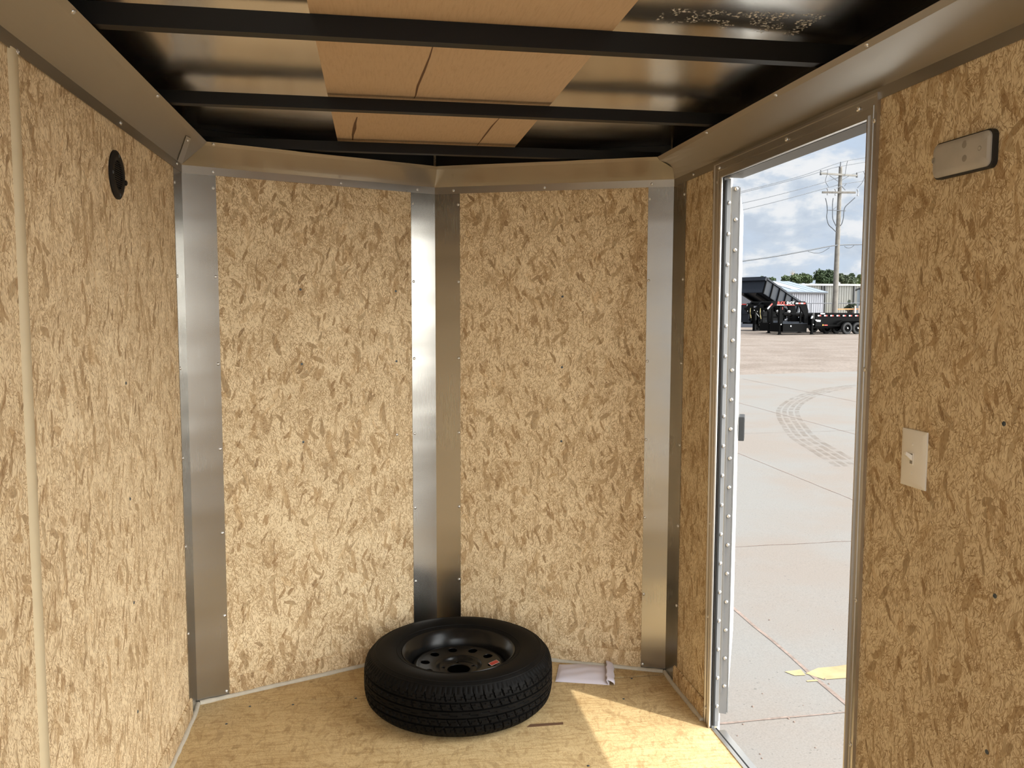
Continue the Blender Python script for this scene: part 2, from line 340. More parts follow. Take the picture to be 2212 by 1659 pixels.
# ceiling sheet
b = MB(); b.box((-0.06, YR, 2.016), (WD+0.06, 0.0, 2.03)); b.prism([(-0.06, 0, 2.016), (WD+.06, 0, 2.016), (NX, ND+.05, 2.016)], (0, 0, .014))
ceiling = struct(b.build('ceiling', 'roof'), 'shiny galvanised roof sheet above the black bows', 'ceiling')
# plywood strip
b = MB()
b.box((0.520, YR+0.05, 2.001), (1.156, 0.06, 2.006))
ply = struct(b.build('trim_1', 'ply'), 'orange-tan plywood strip running along the middle of the ceiling', 'ceiling panel')
def ribbon(parent, pts, w, z, m, name):
    b = MB(); L = []; R_ = []
    for i, p in enumerate(pts):
        p = Vector((*p, z)); q = Vector((*pts[min(i+1, len(pts)-1)], z)); o = Vector((*pts[max(0, i-1)], z)); d = (q-o).normalized(); s = Vector((-d.y, d.x, 0))
        ww = w*(1-0.75*abs(2*i/(len(pts)-1)-1)); L.append(p+s*ww); R_.append(p-s*ww)
    b.ring([L, R_]); return b.build(name, m, parent)
for pts, w in (([(0.782, -1.098), (0.779, -0.98), (0.772, -0.85), (0.764, -0.72), (0.763, -0.62), (0.760, -0.585)], 0.0035), ([(0.596, -0.33), (0.588, -0.24), (0.584, -0.16), (0.576, -0.06), (0.573, 0.03)], 0.006), ([(1.034, -0.40), (1.026, -0.28), (1.022, -0.15), (1.016, 0.05)], 0.004)):
    ribbon(ply, pts, w, 2.0004, 'crack', 'split')
# scuffed frosting on the roof sheet
def scuffmat():
    m = bpy.data.materials.new('white_scuff'); m.use_nodes = True; t = m.node_tree; t.nodes.clear(); n = NT(t)
    tcn = n('ShaderNodeTexCoord'); nz = n('ShaderNodeTexNoise', ins={'Vector': tcn.outputs['Object'], 'Scale': 130.0, 'Detail': 4.0})
    n2_ = n('ShaderNodeTexNoise', ins={'Vector': tcn.outputs['Object'], 'Scale': 22.0, 'Detail': 1.0})
    a = math_(n, 'MULTIPLY', ramp(n, nz.outputs[0], [(0.53, (0, 0, 0)), (0.62, (1, 1, 1))]), ramp(n, n2_.outputs[0], [(0.46, (0, 0, 0)), (0.56, (1, 1, 1))]))
    p = n('ShaderNodeBsdfPrincipled', ins={'Base Color': (0.75, 0.72, 0.66, 1), 'Roughness': 0.6}); tr = n('ShaderNodeBsdfTransparent')
    mx = n('ShaderNodeMixShader', ins={0: a, 1: tr.outputs[0], 2: p.outputs[0]}); n('ShaderNodeOutputMaterial', ins={0: mx.outputs[0]}); return m
M['scuff'] = scuffmat()
b = MB(); b.add([(1.24, -1.34, 2.0155), (1.58, -1.36, 2.0155), (1.58, -1.22, 2.0155), (1.24, -1.26, 2.0155)], [(0, 1, 2, 3)])
tag(b.build('scuff_mark', 'scuff', ceiling), 'white scuffed patch')
# roof bows: black tube steel, 24 inches apart
BOWL = ['black steel roof bow nearest the nose, just above the front cove trim', 'middle black steel roof bow, second back from the nose', 'third black steel roof bow from the nose, widest in view']
for i, (y0, y1, zt) in enumerate(((0.003, 0.028, 1.990), (-0.608, -0.583, 1.990), (-1.232, -1.206, 2.0005))):
    b = MB(); xa = 0.02 if i else 0.055
    b.box((xa, y0, 1.957), (WD-xa, y1, zt)); b.box((xa, y1-.0005, 1.957), (WD-xa, y1+0.006, 1.961))
    o = b.build('roof_bow', 'black_paint', bevel=0.0025 if False else 0); tag(o, BOWL[i], 'roof beam', 'black roof bows')
# black liners added above the coves so the unlit steel cavity reads dark
b = MB(); b.box((0.0005, YR, 1.906), (0.012, -0.004, 2.0155)); struct(b.build('trim_14', 'black_paint'), 'added black liner for the unlit steel cavity above the left cove', 'dark liner')
b = MB(); b.box((WD-0.012, YR, 1.906), (WD-0.0005, -0.004, 2.0155)); struct(b.build('trim_15', 'black_paint'), 'added black liner for the unlit steel cavity above the right cove', 'dark liner')
b = MB(); b.prism([VL(0.015, 1.906, .0005), VL(Llen-.01, 1.906, .0005), VL(Llen-.01, 2.0155, .0005), VL(0.015, 2.0155, .0005)], Ln*.012); struct(b.build('trim_16', 'black_paint'), 'added black liner for the unlit steel cavity above the front left cove', 'dark liner')
b = MB(); b.prism([VR(0.015, 1.906, .0005), VR(Rlen-.01, 1.906, .0005), VR(Rlen-.01, 2.0155, .0005), VR(0.015, 2.0155, .0005)], Rn*.012); struct(b.build('trim_17', 'black_paint'), 'added black liner for the unlit steel cavity above the front right cove', 'dark liner')
# ------------------------------------------------------------------ cove trims
def cove(name, label, rows, m, smooth=25):
    b = MB()
    for (A, B) in zip(rows[:-1], rows[1:]): b.ring([A, B])
    o = b.build(name, m)
    sol = o.modifiers.new('thickness', 'SOLIDIFY'); sol.thickness = 0.0012; sol.offset = 0.0
    return struct(o, label, 'cove trim')
c225, s225 = Ld.x, Ld.y
MI = -0.112       # where the side coves meet the front ones
side = [(0.003, HC), (0.003, HC+0.028), (0.094, 1.9415), (0.107, 1.951)]
def yfront(x): return -0.0 + (MI)*(x/0.107)
coveL = cove('trim_2', 'aluminium cove trim along the top of the left wall', [[Vector((x, YR, z)), Vector((x, yfront(x), z))] for x, z in side], 'alu_y')
sideR = [(0.003, HC), (0.003, HC+0.026)]+[(0.003+0.092*t, HC+0.026+(1.9415-HC-0.026)*t) for t in (0.2, 0.4, 0.6, 0.8, 1.0)]+[(0.107, 1.951)]
bul = [0, 0]+[0.014*math.sin(PI*t) for t in (0.2, 0.4, 0.6, 0.8, 1.0)]+[0]
coveR = cove('trim_3', 'aluminium cove trim along the top of the right wall over the door', [[Vector((WD-x, YR, z)), Vector((WD-x, -0.42, z)), Vector((WD-x+bb*.2, -0.27, z+bb*.25)), Vector((WD-x+bb*.6, yfront(x)-0.004, z+bb*.8))] for (x, z), bb in zip(sideR, bul)], 'alu_y')
# bright mounting tab at the left mitre
b = MB(); d1 = Vector((0.091, 0, 0.0475)).normalized(); nn = Vector((0.0475, 0, -0.091)).normalized()
q4 = [Vector((x, y, HC+0.028+(x-0.003)*0.522))+nn*0.0015 for x, y in ((0.006, -0.080), (0.008, -0.020), (0.084, -0.250), (0.080, -0.295))]
p0 = (q4[0]+q4[1])/2; p1 = (q4[2]+q4[3])/2
b.prism(q4, nn*0.002)
tag(b.build('mounting_tab', 'alu_frame', coveL), 'bright riveted tab'); screw(coveL, p1+nn*0.002-(p1-p0)*0.12, nn)
def vcove(name, label, P, n, Lg, mirror):
    prof = [(0.003, HC, 0), (0.003, HC+0.027, 0)]+[(0.003+0.117*t, HC+0.027+(1.9425-HC-0.027)*t, 0.026*math.sin(PI*t) if mirror else 0) for t in (0.2, 0.4, 0.6, 0.8, 1.0)]+[(0.135, 1.951, 0)]
    rows = []
    for off, z, bulge in prof:
        x = off/0.135*0.107 if off > 0.01 else 0.0
        # end at the corner: where the offset line meets the side cove mitre; at the nose: the centre line
        ta = Vector((0.0, 0.0)); corner = Vector(((x if not mirror else WD-x), yfront(x), z))
        nose = Vector((NX, ND-off/abs(n.y), z))
        if off <= 0.01: corner = P(0.0, z, off)
        corner = corner-Rd*bulge
        rows.append([corner, nose])
    return cove(name, label, rows, 'alu_x')
coveFL = vcove('trim_4', 'aluminium cove trim across the top of the front left panel', VL, Ln, Llen, False)
coveFR = vcove('trim_5', 'aluminium cove trim across the top of the front right panel', VR, Rn, Rlen, True)
for y, z in ((-1.335, 1.868), (-0.70, 1.879), (-0.075, 1.884)): screw(coveL, (0.004, y, z), (1, 0, 0))
for y, z in ((-0.20, 1.879), (-2.0, 1.88)): screw(coveR, (WD-0.004, y, z), (-1, 0, 0))
for y in (-0.72, -1.33): screw(coveL, (0.101, y, 1.946), (0.4, 0, -0.9))
for y in (-0.55, -1.0, -1.4): screw(coveR, (WD-0.101, y, 1.946), (-0.4, 0, -0.9))
for x in (0.097, 0.523, 0.813): screw(coveFL, VL(x/c225, 1.878, 0.004), Ln)
for x in (0.957, 1.296, 1.674): screw(coveFR, VR((WD-x)/abs(Rd.x), 1.878, 0.004), Rn)
screw(coveFR, Vector((0.905, 0.235, 1.944)), (0, -0.6, -0.8)); screw(coveFL, Vector((0.125, -0.098, 1.945)), (0.2, -0.6, -0.8)); screw(coveFL, Vector((0.40, 0.035, 1.945)), (0.2, -0.6, -0.8)); screw(coveFR, Vector((1.37, 0.055, 1.945)), (-0.2, -0.6, -0.8))
# ------------------------------------------------------------------ upright corner strips
ZS = [1.823, 1.519, 1.214, 0.912, 0.608, 0.304, 0.022]
def strip(name, label, rows):
    b = MB()
    for A, B in zip(rows[:-1], rows[1:]):
        n = 24; b.ring([[A+Vector((0, 0, (HC+.006)*k/n)) for k in range(n+1)], [B+Vector((0, 0, (HC+.006)*k/n)) for k in range(n+1)]])
    o = b.build(name, 'alu_z')
    sol = o.modifiers.new('thickness', 'SOLIDIFY'); sol.thickness = 0.0012; sol.offset = 0.0
    return struct(o, label, 'corner strip')
stL = strip('trim_6', 'brushed aluminium corner strip between left wall and front wall', [Vector((0.0015, -0.118, 0)), Vector((0.0015, 0.0, 0)), VL(0.113, 0, 0.0015)])
stC = strip('trim_7', 'brushed aluminium strip folded down the nose corner behind the tyre', [VL(0.852, 0, 0.0015), VL(Llen, 0, 0.0015)-Vector((0, 0.0016, 0)), VR(Rlen-0.105, 0, 0.0015)])
stR = strip('trim_8', 'brushed aluminium corner strip between front wall and side door wall', [VR(0.096, 0, 0.0015), Vector((WD-0.0015, 0.0, 0)), Vector((WD-0.0015, -0.125, 0))])
for z in ZS:
    screw(stL, VL(0.104, z, 0.002), Ln); screw(stR, VR(0.090, z, 0.002), Rn)
    if z > 0.1:
        screw(stL, (0.002, -0.108, z-0.005), (1, 0, 0)); screw(stR, (WD-0.002, -0.110, z), (-1, 0, 0))
        screw(stC, VL(0.861, z, 0.002), Ln); screw(stC, VR(Rlen-0.098, z, 0.002), Rn)
for z in (1.48, 1.205, 0.913):
    screw(VLo, VL(0.405, z, 0), Ln, DSCREW); screw(VLo, VL(0.785, z, 0), Ln, DSCREW if z > 1 else SCREW)
    screw(VRo, VR(0.42, z-.02, 0), Rn, DSCREW)
for z in (1.21, 0.903, 0.622, 0.32): screw(wall_left, (0, -1.327, z), (1, 0, 0), DSCREW); screw(wall_left, (0, -0.72, z), (1, 0, 0), DSCREW)
for z in (1.20, 0.885, 0.590): screw(wall_right, (WD, -1.712, z), (-1, 0, 0), DSCREW)
# cream batten over the left wall joint
b = MB(); b.prism([(0, -1.368, 0), (0.005, -1.362, 0), (0.006, -1.348, 0), (0.005, -1.334, 0), (0, -1.328, 0)], (0, 0, HC+0.004))
struct(b.build('trim_9', 'batten', smooth=60), 'cream plastic batten covering the vertical joint of the left wall', 'seam batten')
# low strips of board and caulk along the floor
def base(name, A, d, n, t0, t1, label, th):
    b = MB(); P = A+d*t0; Q = A+d*t1
    b.prism([P+n*0.0002, P+n*th, P+n*th+Vector((0, 0, 0.066)), P+n*(th*0.4)+Vector((0, 0, 0.071)), P+n*0.0002+Vector((0, 0, 0.071))], Q-P)
    return struct(b.build(name, 'osb_b', uv=lambda c: (c.dot(d)*1.0, c.z+0.6)), label, 'kick board')
base('baseboard_left', Vector((0, 0, 0)), Vector((0, -1, 0)), Vector((1, 0, 0)), 0.105, 3.25, 'low strand board strip along the foot of the left wall', 0.009)
base('baseboard_right', Vector((WD, 0, 0)), Vector((0, -1, 0)), Vector((-1, 0, 0)), 0.105, 0.400, 'short strand board strip at the wall foot beside the door frame', 0.009)
base('baseboard_front_left', LA, Ld, Ln, 0.115, 0.848, 'low strand board strip at the foot of the front left wall', 0.006)
base('baseboard_front_right', RA, Rd, Rn, 0.098, Rlen-0.108, 'low strand board strip behind the envelope', 0.006)
def caulk(name, pts, r, label):
    b = MB(); P = []
    rnd = random.Random(name)
    for A, B in zip(pts[:-1], pts[1:]):
        A, B = Vector(A), Vector(B); n = max(2, int((B-A).length/0.03))
        P += [A+(B-A)*k/n+Vector((rnd.uniform(-1, 1)*.0012, rnd.uniform(-1, 1)*.0012, 0)) for k in range(n)]
    P.append(Vector(pts[-1])); b.tube(P, [r*rnd.uniform(0.85, 1.15) for _ in P], 8)
    return struct(b.build(name, 'caulk', smooth=60), label, 'caulk bead')
caulk('trim_10', [(0.011, -2.6, 0.002), (0.011, -0.10, 0.002), (0.006, -0.005, 0.002)], 0.009, 'pale caulk bead along the foot of the left wall')
caulk('trim_11', [VL(0.01, 0.002, 0.007), VL(Llen-0.01, 0.002, 0.007)], 0.010, 'pale caulk bead along the foot of the front left wall')
caulk('trim_12', [VR(Rlen-0.01, 0.002, 0.007), VR(0.01, 0.002, 0.007)], 0.009, 'pale caulk bead along the foot of the front right wall')
caulk('trim_13', [(WD-0.006, -0.005, 0.002), (WD-0.011, -0.10, 0.002), (WD-0.011, -0.40, 0.002)], 0.009, 'pale caulk bead along the wall foot beside the door')

# ------------------------------------------------------------------ door frame
PROF = [(0, 0), (0, .008), (.10, .008), (.13, .005), (.44, .005), (.465, .007), (.52, .007), (.545, .005), (.80, .005), (.84, .011), (.97, .011), (1, .008), (1, 0)]
frame = struct(empty('door_1', (WD, -0.86, 0)), 'aluminium side door frame with ridged trim and open doorway', 'door frame')
def fr(name, loopA, loopB):       # loopA/B: (outer, inner) end pairs in (y, z)
    b = MB(); rows = []
    for (oa, ia) in (loopA, loopB):
        rows.append([Vector((-d-0.0002, oa[0]+(ia[0]-oa[0])*t+0.86, oa[1]+(ia[1]-oa[1])*t)) for t, d in PROF])
    b.ring(rows); return b.build(name, 'alu_frame', frame)
fr('header_trim', ((-1.297, 1.882), (-1.262, 1.828)), ((-0.385, 1.882), (-0.455, 1.828)))
fr('jamb_trim', ((-1.297, 1.882), (-1.262, 1.828)), ((-1.297, 0.0), (-1.262, 0.0)))
fr('jamb_trim', ((-0.385, 1.882), (-0.455, 1.828)), ((-0.405, 0.0), (-0.455, 0.0)))
b = MB(); b.box((-0.004, -0.402, 0), (0.062, -0.425, 1.828)); b.build('jamb_lining', 'alu_frame', frame)
b = MB(); b.box((-0.004, 0.405, 0), (0.011, 0.430, 1.828)); b.box((0.011, 0.415, 0), (0.0275, 0.430, 1.828)); b.build('jamb_lining', 'alu_dull', frame)
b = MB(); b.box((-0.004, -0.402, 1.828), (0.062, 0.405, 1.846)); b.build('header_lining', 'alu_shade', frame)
for y in (-0.433, -0.881, -1.222): screw(frame, (WD-0.006, y, 1.862), (-1, 0, 0), BOLT).location = (-0.006, y+0.86, 1.862)
for y, zs in ((-1.283, (1.823, 1.269, 0.73, 0.379)), (-0.415, (1.82, 1.257, 0.695, 0.374, 0.054))):
    for z in zs:
        o = screw(frame, (0, 0, 0), (-1, 0, 0)); o.location = (-0.005, y+0.86, z)
b = MB()
b.box((0.0015, 0.400, 0.01), (0.0100, 0.4095, 1.82)); b.build('gasket', 'gasket', frame, bevel=0.002)
b = MB(); b.box((0.0115, 0.409, 0.02), (0.0265, 0.4148, 1.80)); hl = b.build('hinge_leaf', 'alu_dull', frame)
for k in range(18):
    o = screw(hl, (0, 0, 0), (0, -1, 0), BOLT, 'bolt'); o.location = (0.0190, 0.4088, 0.075+k*0.0985)
b = MB(); b.box((-0.003, -0.402, -0.02), (0.010, 0.40, 0.004)); b.box((0.010, -0.402, -0.03), (0.046, 0.40, -0.006)); b.build('sill', 'alu_frame', frame)
b = MB(); b.tube([(0.0145, -0.40, -0.001), (0.0145, 0.40, -0.001)], 0.0045, 8); b.build('sill_gasket', 'gasket', frame)
# the door leaf, swung right open
door = struct(empty('door_2', (1.7935, -0.400, 0.0), math.atan2(0.903, 0.43)), 'white side door swung wide open outside the frame, seen edge-on', 'door')
# local x runs along the leaf away from the hinge, local -y is the side facing the doorway
b = MB(); b.box((0.0, -0.031, 0.03), (0.80, 0.0, 1.805)); b.build('door_leaf', 'white_skin', door)
b = MB(); b.box((-0.004, -0.030, 0.026), (-0.0005, -0.006, 1.808)); b.box((-0.0075, -0.014, 0.10), (-0.004, -0.007, 1.72)); dh = b.build('door_hinge', 'alu_dull', door)
for k in range(18):
    o = screw(dh, (0, 0, 0), (-1, 0, 0), BOLT, 'bolt'); o.location = (-0.0045, -0.0215, 0.125+k*0.0985)
b = MB(); b.box((-0.002, -0.0345, 0.03), (0.03, -0.0312, 1.805)); b.build('edge_channel', 'alu_dull', door)
b = MB(); b.box((0.66, -0.058, 0.875), (0.765, -0.0345, 0.975)); b.build('latch', 'gasket', door, bevel=0.004)

# ------------------------------------------------------------------ wall fittings
# round vent, axis +x
RX = Matrix.Rotation(PI/2, 4, 'Y')
vent = tag(empty('wall_vent', (0.0, -0.742, 1.741)), 'round black louvred vent high on the left wall', 'vent')
R_ = 0.061
b = MB(); b.lathe([(0.036, 0.001), (0.036, 0.006), (0.039, 0.008), (0.054, 0.0075), (R_, 0.004), (R_, 0.0003), (0.036, 0.0003)], 64, RX, closed=True); b.build('flange', 'vent', vent, smooth=40)
b = MB(); b.lathe([(0.0, 0.0004), (0.0365, 0.0004), (0.0365, 0.0012), (0.0, 0.0012)], 48, RX); b.build('recess', 'void', vent)
b = MB()
for k in range(-6, 7):
    z = k*0.0053; h = math.sqrt(max(0, 0.0365**2-z*z))
    b.prism([(0.0015, -h, z-0.0002), (0.006, -h, z-0.0026), (0.0066, -h, z-0.0012), (0.002, -h, z+0.0008)], (0, 2*h, 0))
b.build('louvre', 'vent', vent)
for a in (PI/2-0.12, PI, -PI/2+0.1):
    o = screw(vent, (0, 0, 0), (1, 0, 0), DSCREW); o.location = (0.0072, math.cos(a)*0.049, math.sin(a)*0.049); o.data = o.data
b = MB(); b.lathe([(0.007, 0), (0.007, 0.007), (0.004, 0.009), (0, 0.0095)], 16, RX); b.build('knob', 'vent', vent, smooth=40, loc=(0.0035, 0.053, -0.012))
# toggle switch
sw = tag(empty('light_switch', (WD, -1.4675, 1.095)), 'white toggle switch plate on the right wall beside the door', 'light switch')
b = MB(); hy, hz = 0.0405, 0.060
b.add([(-0.0002, -hy, -hz), (-0.0002, hy, -hz), (-0.0002, hy, hz), (-0.0002, -hy, hz), (-0.003, -hy, -hz), (-0.003, hy, -hz), (-0.003, hy, hz), (-0.003, -hy, hz),
       (-0.0075, -hy+.012, -hz+.012), (-0.0075, hy-.012, -hz+.012), (-0.0075, hy-.012, hz-.012), (-0.0075, -hy+.012, hz-.012)],
      [(0, 1, 2, 3), (0, 4, 5, 1), (1, 5, 6, 2), (2, 6, 7, 3), (3, 7, 4, 0), (4, 8, 9, 5), (5, 9, 10, 6), (6, 10, 11, 7), (7, 11, 8, 4), (8, 11, 10, 9)])
b.build('plate', 'plate', sw, smooth=28)
b = MB(); b.box((-0.0085, -0.0055, -0.0125), (-0.0074, 0.0055, 0.0125)); b.build('bezel', 'toggle', sw)
b = MB(); b.box((-0.0088, -0.0042, -0.0105), (-0.0084, 0.0042, 0.0105)); b.build('slot', 'smoke', sw)
b = MB(); b.prism([(-0.0085, -0.004, -0.004), (-0.0085, -0.004, 0.008), (-0.022, -0.0034, 0.0155), (-0.024, -0.0034, 0.0095)], (0, 0.0078, 0)); b.build('toggle', 'toggle', sw, bevel=0.0008)
for z in (0.030, -0.030):
    b = MB(); b.lathe([(0.0035, 0), (0.0035, 0.0008), (0.0012, 0.0013), (0, 0.0012)], 14, Matrix.Rotation(-PI/2, 4, 'Y')); b.build('screw', 'plate', sw, loc=(-0.0074, 0, z))
    b = MB(); b.box((-0.0090, -0.0032, z-0.0004), (-0.0086, 0.0032, z+0.0004)); 
# dome lamp
lamp = tag(empty('dome_lamp', (WD, -1.5835, 1.693)), 'unlit frosted rectangular dome lamp high on the right wall', 'lamp')
def rrect(hy, hz, r, x, n=6):
    P = []
    for cy_, cz_, a0 in ((hy-r, hz-r, 0), (-hy+r, hz-r, PI/2), (-hy+r, -hz+r, PI), (hy-r, -hz+r, 3*PI/2)):
        P += [Vector((x, cy_+r*math.cos(a0+PI/2*k/n), cz_+r*math.sin(a0+PI/2*k/n))) for k in range(n+1)]
    return P
def slab(rows, m, name, parent):
    b = MB(); n = len(rows[0])
    b.add([v for r in rows for v in r], [tuple(range(n))]+[(i*n+k, i*n+(k+1) % n, (i+1)*n+(k+1) % n, (i+1)*n+k) for i in range(len(rows)-1) for k in range(n)]+[tuple(range((len(rows)-1)*n, len(rows)*n))[::-1]])
    return b.build(name, m, parent, smooth=35)
slab([rrect(0.081, 0.035, 0.013, -0.0002), rrect(0.081, 0.035, 0.013, -0.010), rrect(0.0795, 0.0335, 0.012, -0.011)], 'gasket', 'base', lamp)
lens = slab([rrect(0.078, 0.032, 0.012, -0.011), rrect(0.078, 0.032, 0.012, -0.014), rrect(0.074, 0.028, 0.011, -0.018), rrect(0.060, 0.020, 0.010, -0.0195)], 'lens', 'lens', lamp)
for y, z in ((0.0715, 0.002), (-0.057, 0.002)):
    b = MB(); b.lathe([(0.006, 0), (0.006, 0.002), (0.004, 0.0035), (0.002, 0.0025), (0, 0.0025)], 16, Matrix.Rotation(-PI/2, 4, 'Y')); b.build('screw', 'smoke', lamp, loc=(-0.0165, y, z))
for y, z in ((-0.016, 0.016), (-0.018, -0.009)):
    b = MB(); b.lathe([(0.0, -0.0002), (0.008, -0.0002), (0.006, 0.0004), (0, 0.0006)], 20, Matrix.Rotation(-PI/2, 4, 'Y')); tag(b.build('bulb_spot', 'smoke', lens, smooth=60, loc=(-0.0192, y, z)), 'dark bulb behind the lens')
for z in (0.018, -0.020):
    b = MB(); b.box((-0.0162, -0.075, z), (-0.0152, -0.066, z+0.0012)); b.build('clip', 'plate', lamp)

# ------------------------------------------------------------------ spare wheel
wheel = tag(empty('spare_wheel', (0.930, -0.098, 0.0), 0.3), 'black spare trailer wheel and tyre lying flat on the floor in the nose', 'wheel')
def tyre():
    NA = 720; prof = []
    low = [(0.197, 0.034), (0.200, 0.024), (0.210, 0.015), (0.235, 0.006), (0.262, 0.0015), (0.285, 0.003), (0.300, 0.008), (0.312, 0.015), (0.321, 0.023), (0.327, 0.030)]
    prof += low; K = 66
    for i in range(K+1):
        z = 0.034+0.132*i/K; t = (z-0.1)/0.066; prof.append((0.3385-0.0085*abs(t)**3.2, z))
    prof += [(r, 0.2-z) for r, z in low[::-1]]
    prof += [(0.199, 0.170), (0.196, 0.162)]
    m = len(prof); V = []; F = []
    for k in range(NA):
        a = 2*PI*k/NA; c, s = math.cos(a), math.sin(a)
        for r, z in prof:
            d = 0.0
            t = z-0.1
            if abs(t) < 0.0665:
                for g in (-0.040, -0.013, 0.013, 0.040):
                    if abs(t-g) < 0.0028: d = 0.007
                ph = (k/NA*64+ t*9.0) % 1.0
                if abs(t) > 0.042 and ph < 0.10: d = max(d, 0.006)
                ph2 = (k/NA*64+0.5+t*14.0) % 1.0
                if 0.0158 < abs(t) < 0.038 and ph2 < 0.09: d = max(d, 0.006)
                # Z-shaped sipes
                u = (k/NA*64+0.25) % 1.0
                for cz in (-0.054, -0.027, 0.027, 0.054):
                    q = t-cz
                    if abs(q-0.004) < 0.0011 and 0.35 < u < 0.85: d = max(d, 0.003)
                    if abs(q+0.004) < 0.0011 and 0.10 < u < 0.42: d = max(d, 0.003)
                    if abs(q) <= 0.004 and abs(u-0.385) < 0.06: d = max(d, 0.003)
                if abs(t) < 0.010:
                    u = (k/NA*32) % 1.0
                    if abs(t-0.003*(1 if u < 0.5 else -1)) < 0.0011 and 0.1 < u < 0.9 : d = max(d, 0.003)
            elif 0.1665 <= z <= 0.180 or 0.020 <= z <= 0.0335:
                if (k/NA*120) % 1.0 < 0.30 and r > 0.312: d = 0.0035
            V.append(Vector(((r-d)*c, (r-d)*s, z)))
    for k in range(NA):
        k2 = (k+1) % NA
        for i in range(m-1): F.append((k*m+i, k2*m+i, k2*m+i+1, k*m+i+1))
    b = MB(); b.add(V, F)
    return b.build('tyre', 'rubber', wheel, smooth=35)
ty = tyre()
# raised rings on the upper sidewall
b = MB()
for r, z in ((0.296, 0.1932), (0.222, 0.1895), (0.311, 0.1856)):
    b.lathe([(r-0.0022, z-0.002), (r-0.001, z+0.0012), (r+0.001, z+0.0012), (r+0.0022, z-0.002)], 120, closed=True)
b.build('sidewall_bead', 'rubber', ty, smooth=60)
b = MB(); b.lathe([(0.186, 0.012), (0.199, 0.030), (0.199, 0.036), (0.190, 0.040), (0.176, 0.060), (0.172, 0.105), (0.178, 0.130), (0.187, 0.158), (0.196, 0.166), (0.2045, 0.172), (0.2065, 0.180), (0.2035, 0.184), (0.196, 0.180), (0.188, 0.168), (0.181, 0.160), (0.173, 0.145), (0.1695, 0.125), (0.168, 0.116), (0.165, 0.060), (0.180, 0.012)], 120, closed=True)
rim = b.build('rim', 'rim', wheel, smooth=35)
def disc():
    NA = 360; rs = [0.041+(0.1685-0.041)*i/60 for i in range(61)]
    def zz(r):
        pts = [(0.038, 0.108), (0.052, 0.110), (0.066, 0.1105), (0.072, 0.115), (0.077, 0.122), (0.083, 0.126), (0.100, 0.128), (0.122, 0.130), (0.140, 0.132), (0.152, 0.134), (0.160, 0.132), (0.169, 0.124)]
        for (a, za), (c, zc_) in zip(pts[:-1], pts[1:]):
            if a <= r <= c: return za+(zc_-za)*(r-a)/(c-a)
        return pts[-1][1]
    H = [(0.122*math.cos(2*PI*k/10+0.1), 0.122*math.sin(2*PI*k/10+0.1), 0.0165) for k in range(10)]
    H += [(0.0565*math.cos(2*PI*k/5), 0.0565*math.sin(2*PI*k/5), 0.0068) for k in range(5)]
    V = []; inside = []
    for k in range(NA):
        a = 2*PI*k/NA
        for r in rs:
            x, y = r*math.cos(a), r*math.sin(a); ins = False
            for hx, hy_, hr in H:
                d = math.hypot(x-hx, y-hy_)
                if d < hr:
                    if d > hr-0.0024 and d > 1e-6: x, y = hx+(x-hx)/d*hr, hy_+(y-hy_)/d*hr
                    else: ins = True
            V.append(Vector((x, y, zz(r)))); inside.append(ins)
    m = len(rs); F = []
    for k in range(NA):
        k2 = (k+1) % NA
        for i in range(m-1):
            f = (k*m+i, k2*m+i, k2*m+i+1, k*m+i+1)
            if not any(inside[j] for j in f): F.append(f)
    b = MB(); b.add(V, F); o = b.build('wheel_disc', 'rim', wheel, smooth=40)
    sol = o.modifiers.new('thickness', 'SOLIDIFY'); sol.thickness = 0.004; sol.offset = -1; return o
dsk = disc()
# red warning sticker with a white edge
stk = empty('warning_sticker', (0, 0, 0)); stk.parent = dsk
ang = -0.16
cs = Vector((0.128*math.cos(ang-0.3), 0.128*math.sin(ang-0.3), 0.1315)); stk.location = cs; stk.rotation_euler = (0, -0.2, -0.3+0.35)
b = MB(); b.box((-0.017, -0.0125, 0), (0.017, 0.0125, 0.0006)); b.build('sticker_edge', 'white', stk)
b = MB(); b.box((-0.0155, -0.011, 0.0006), (0.0155, 0.011, 0.0009)); b.build('sticker_face', 'red', stk)
stk.name = 'warning_sticker'

# ------------------------------------------------------------------ envelope
env = tag(empty('envelope', (0, 0, 0)), 'padded lavender-white envelope lying on the floor right of the tyre', 'envelope')
C4 = [Vector((1.305, -0.022, 0)), Vector((1.500, -0.083, 0)), Vector((1.545, 0.082, 0)), Vector((1.352, 0.125, 0))]
b = MB(); NU, NV = 24, 18; rng = random.Random(4)
def epos(u, v, top):
    p = C4[0]*(1-u)*(1-v)+C4[1]*u*(1-v)+C4[2]*u*v+C4[3]*(1-u)*v
    h = (math.sin(PI*min(1, max(0, u)))**0.5*math.sin(PI*v)**0.5)
    z = 0.003+(0.015*h+0.002*math.sin(9*u+4*v)*h+0.0015*math.sin(17*v-6*u)*h if top else 0)
    return p+Vector((0, 0, z if top else 0.0008))
rows = [[epos(i/NU, j/NV, True) for i in range(NU+1)] for j in range(NV+1)]; b.ring(rows)
rows2 = [[epos(i/NU, j/NV, False) for i in range(NU+1)] for j in range(NV+1)]; b.ring(rows2)
for j0 in (0, NV): b.ring([rows[j0], rows2[j0]])
for i0 in (0, NU): b.ring([[r[i0] for r in rows], [r[i0] for r in rows2]])
b.build('pouch', 'paper', env, smooth=40)
b = MB(); fl = []
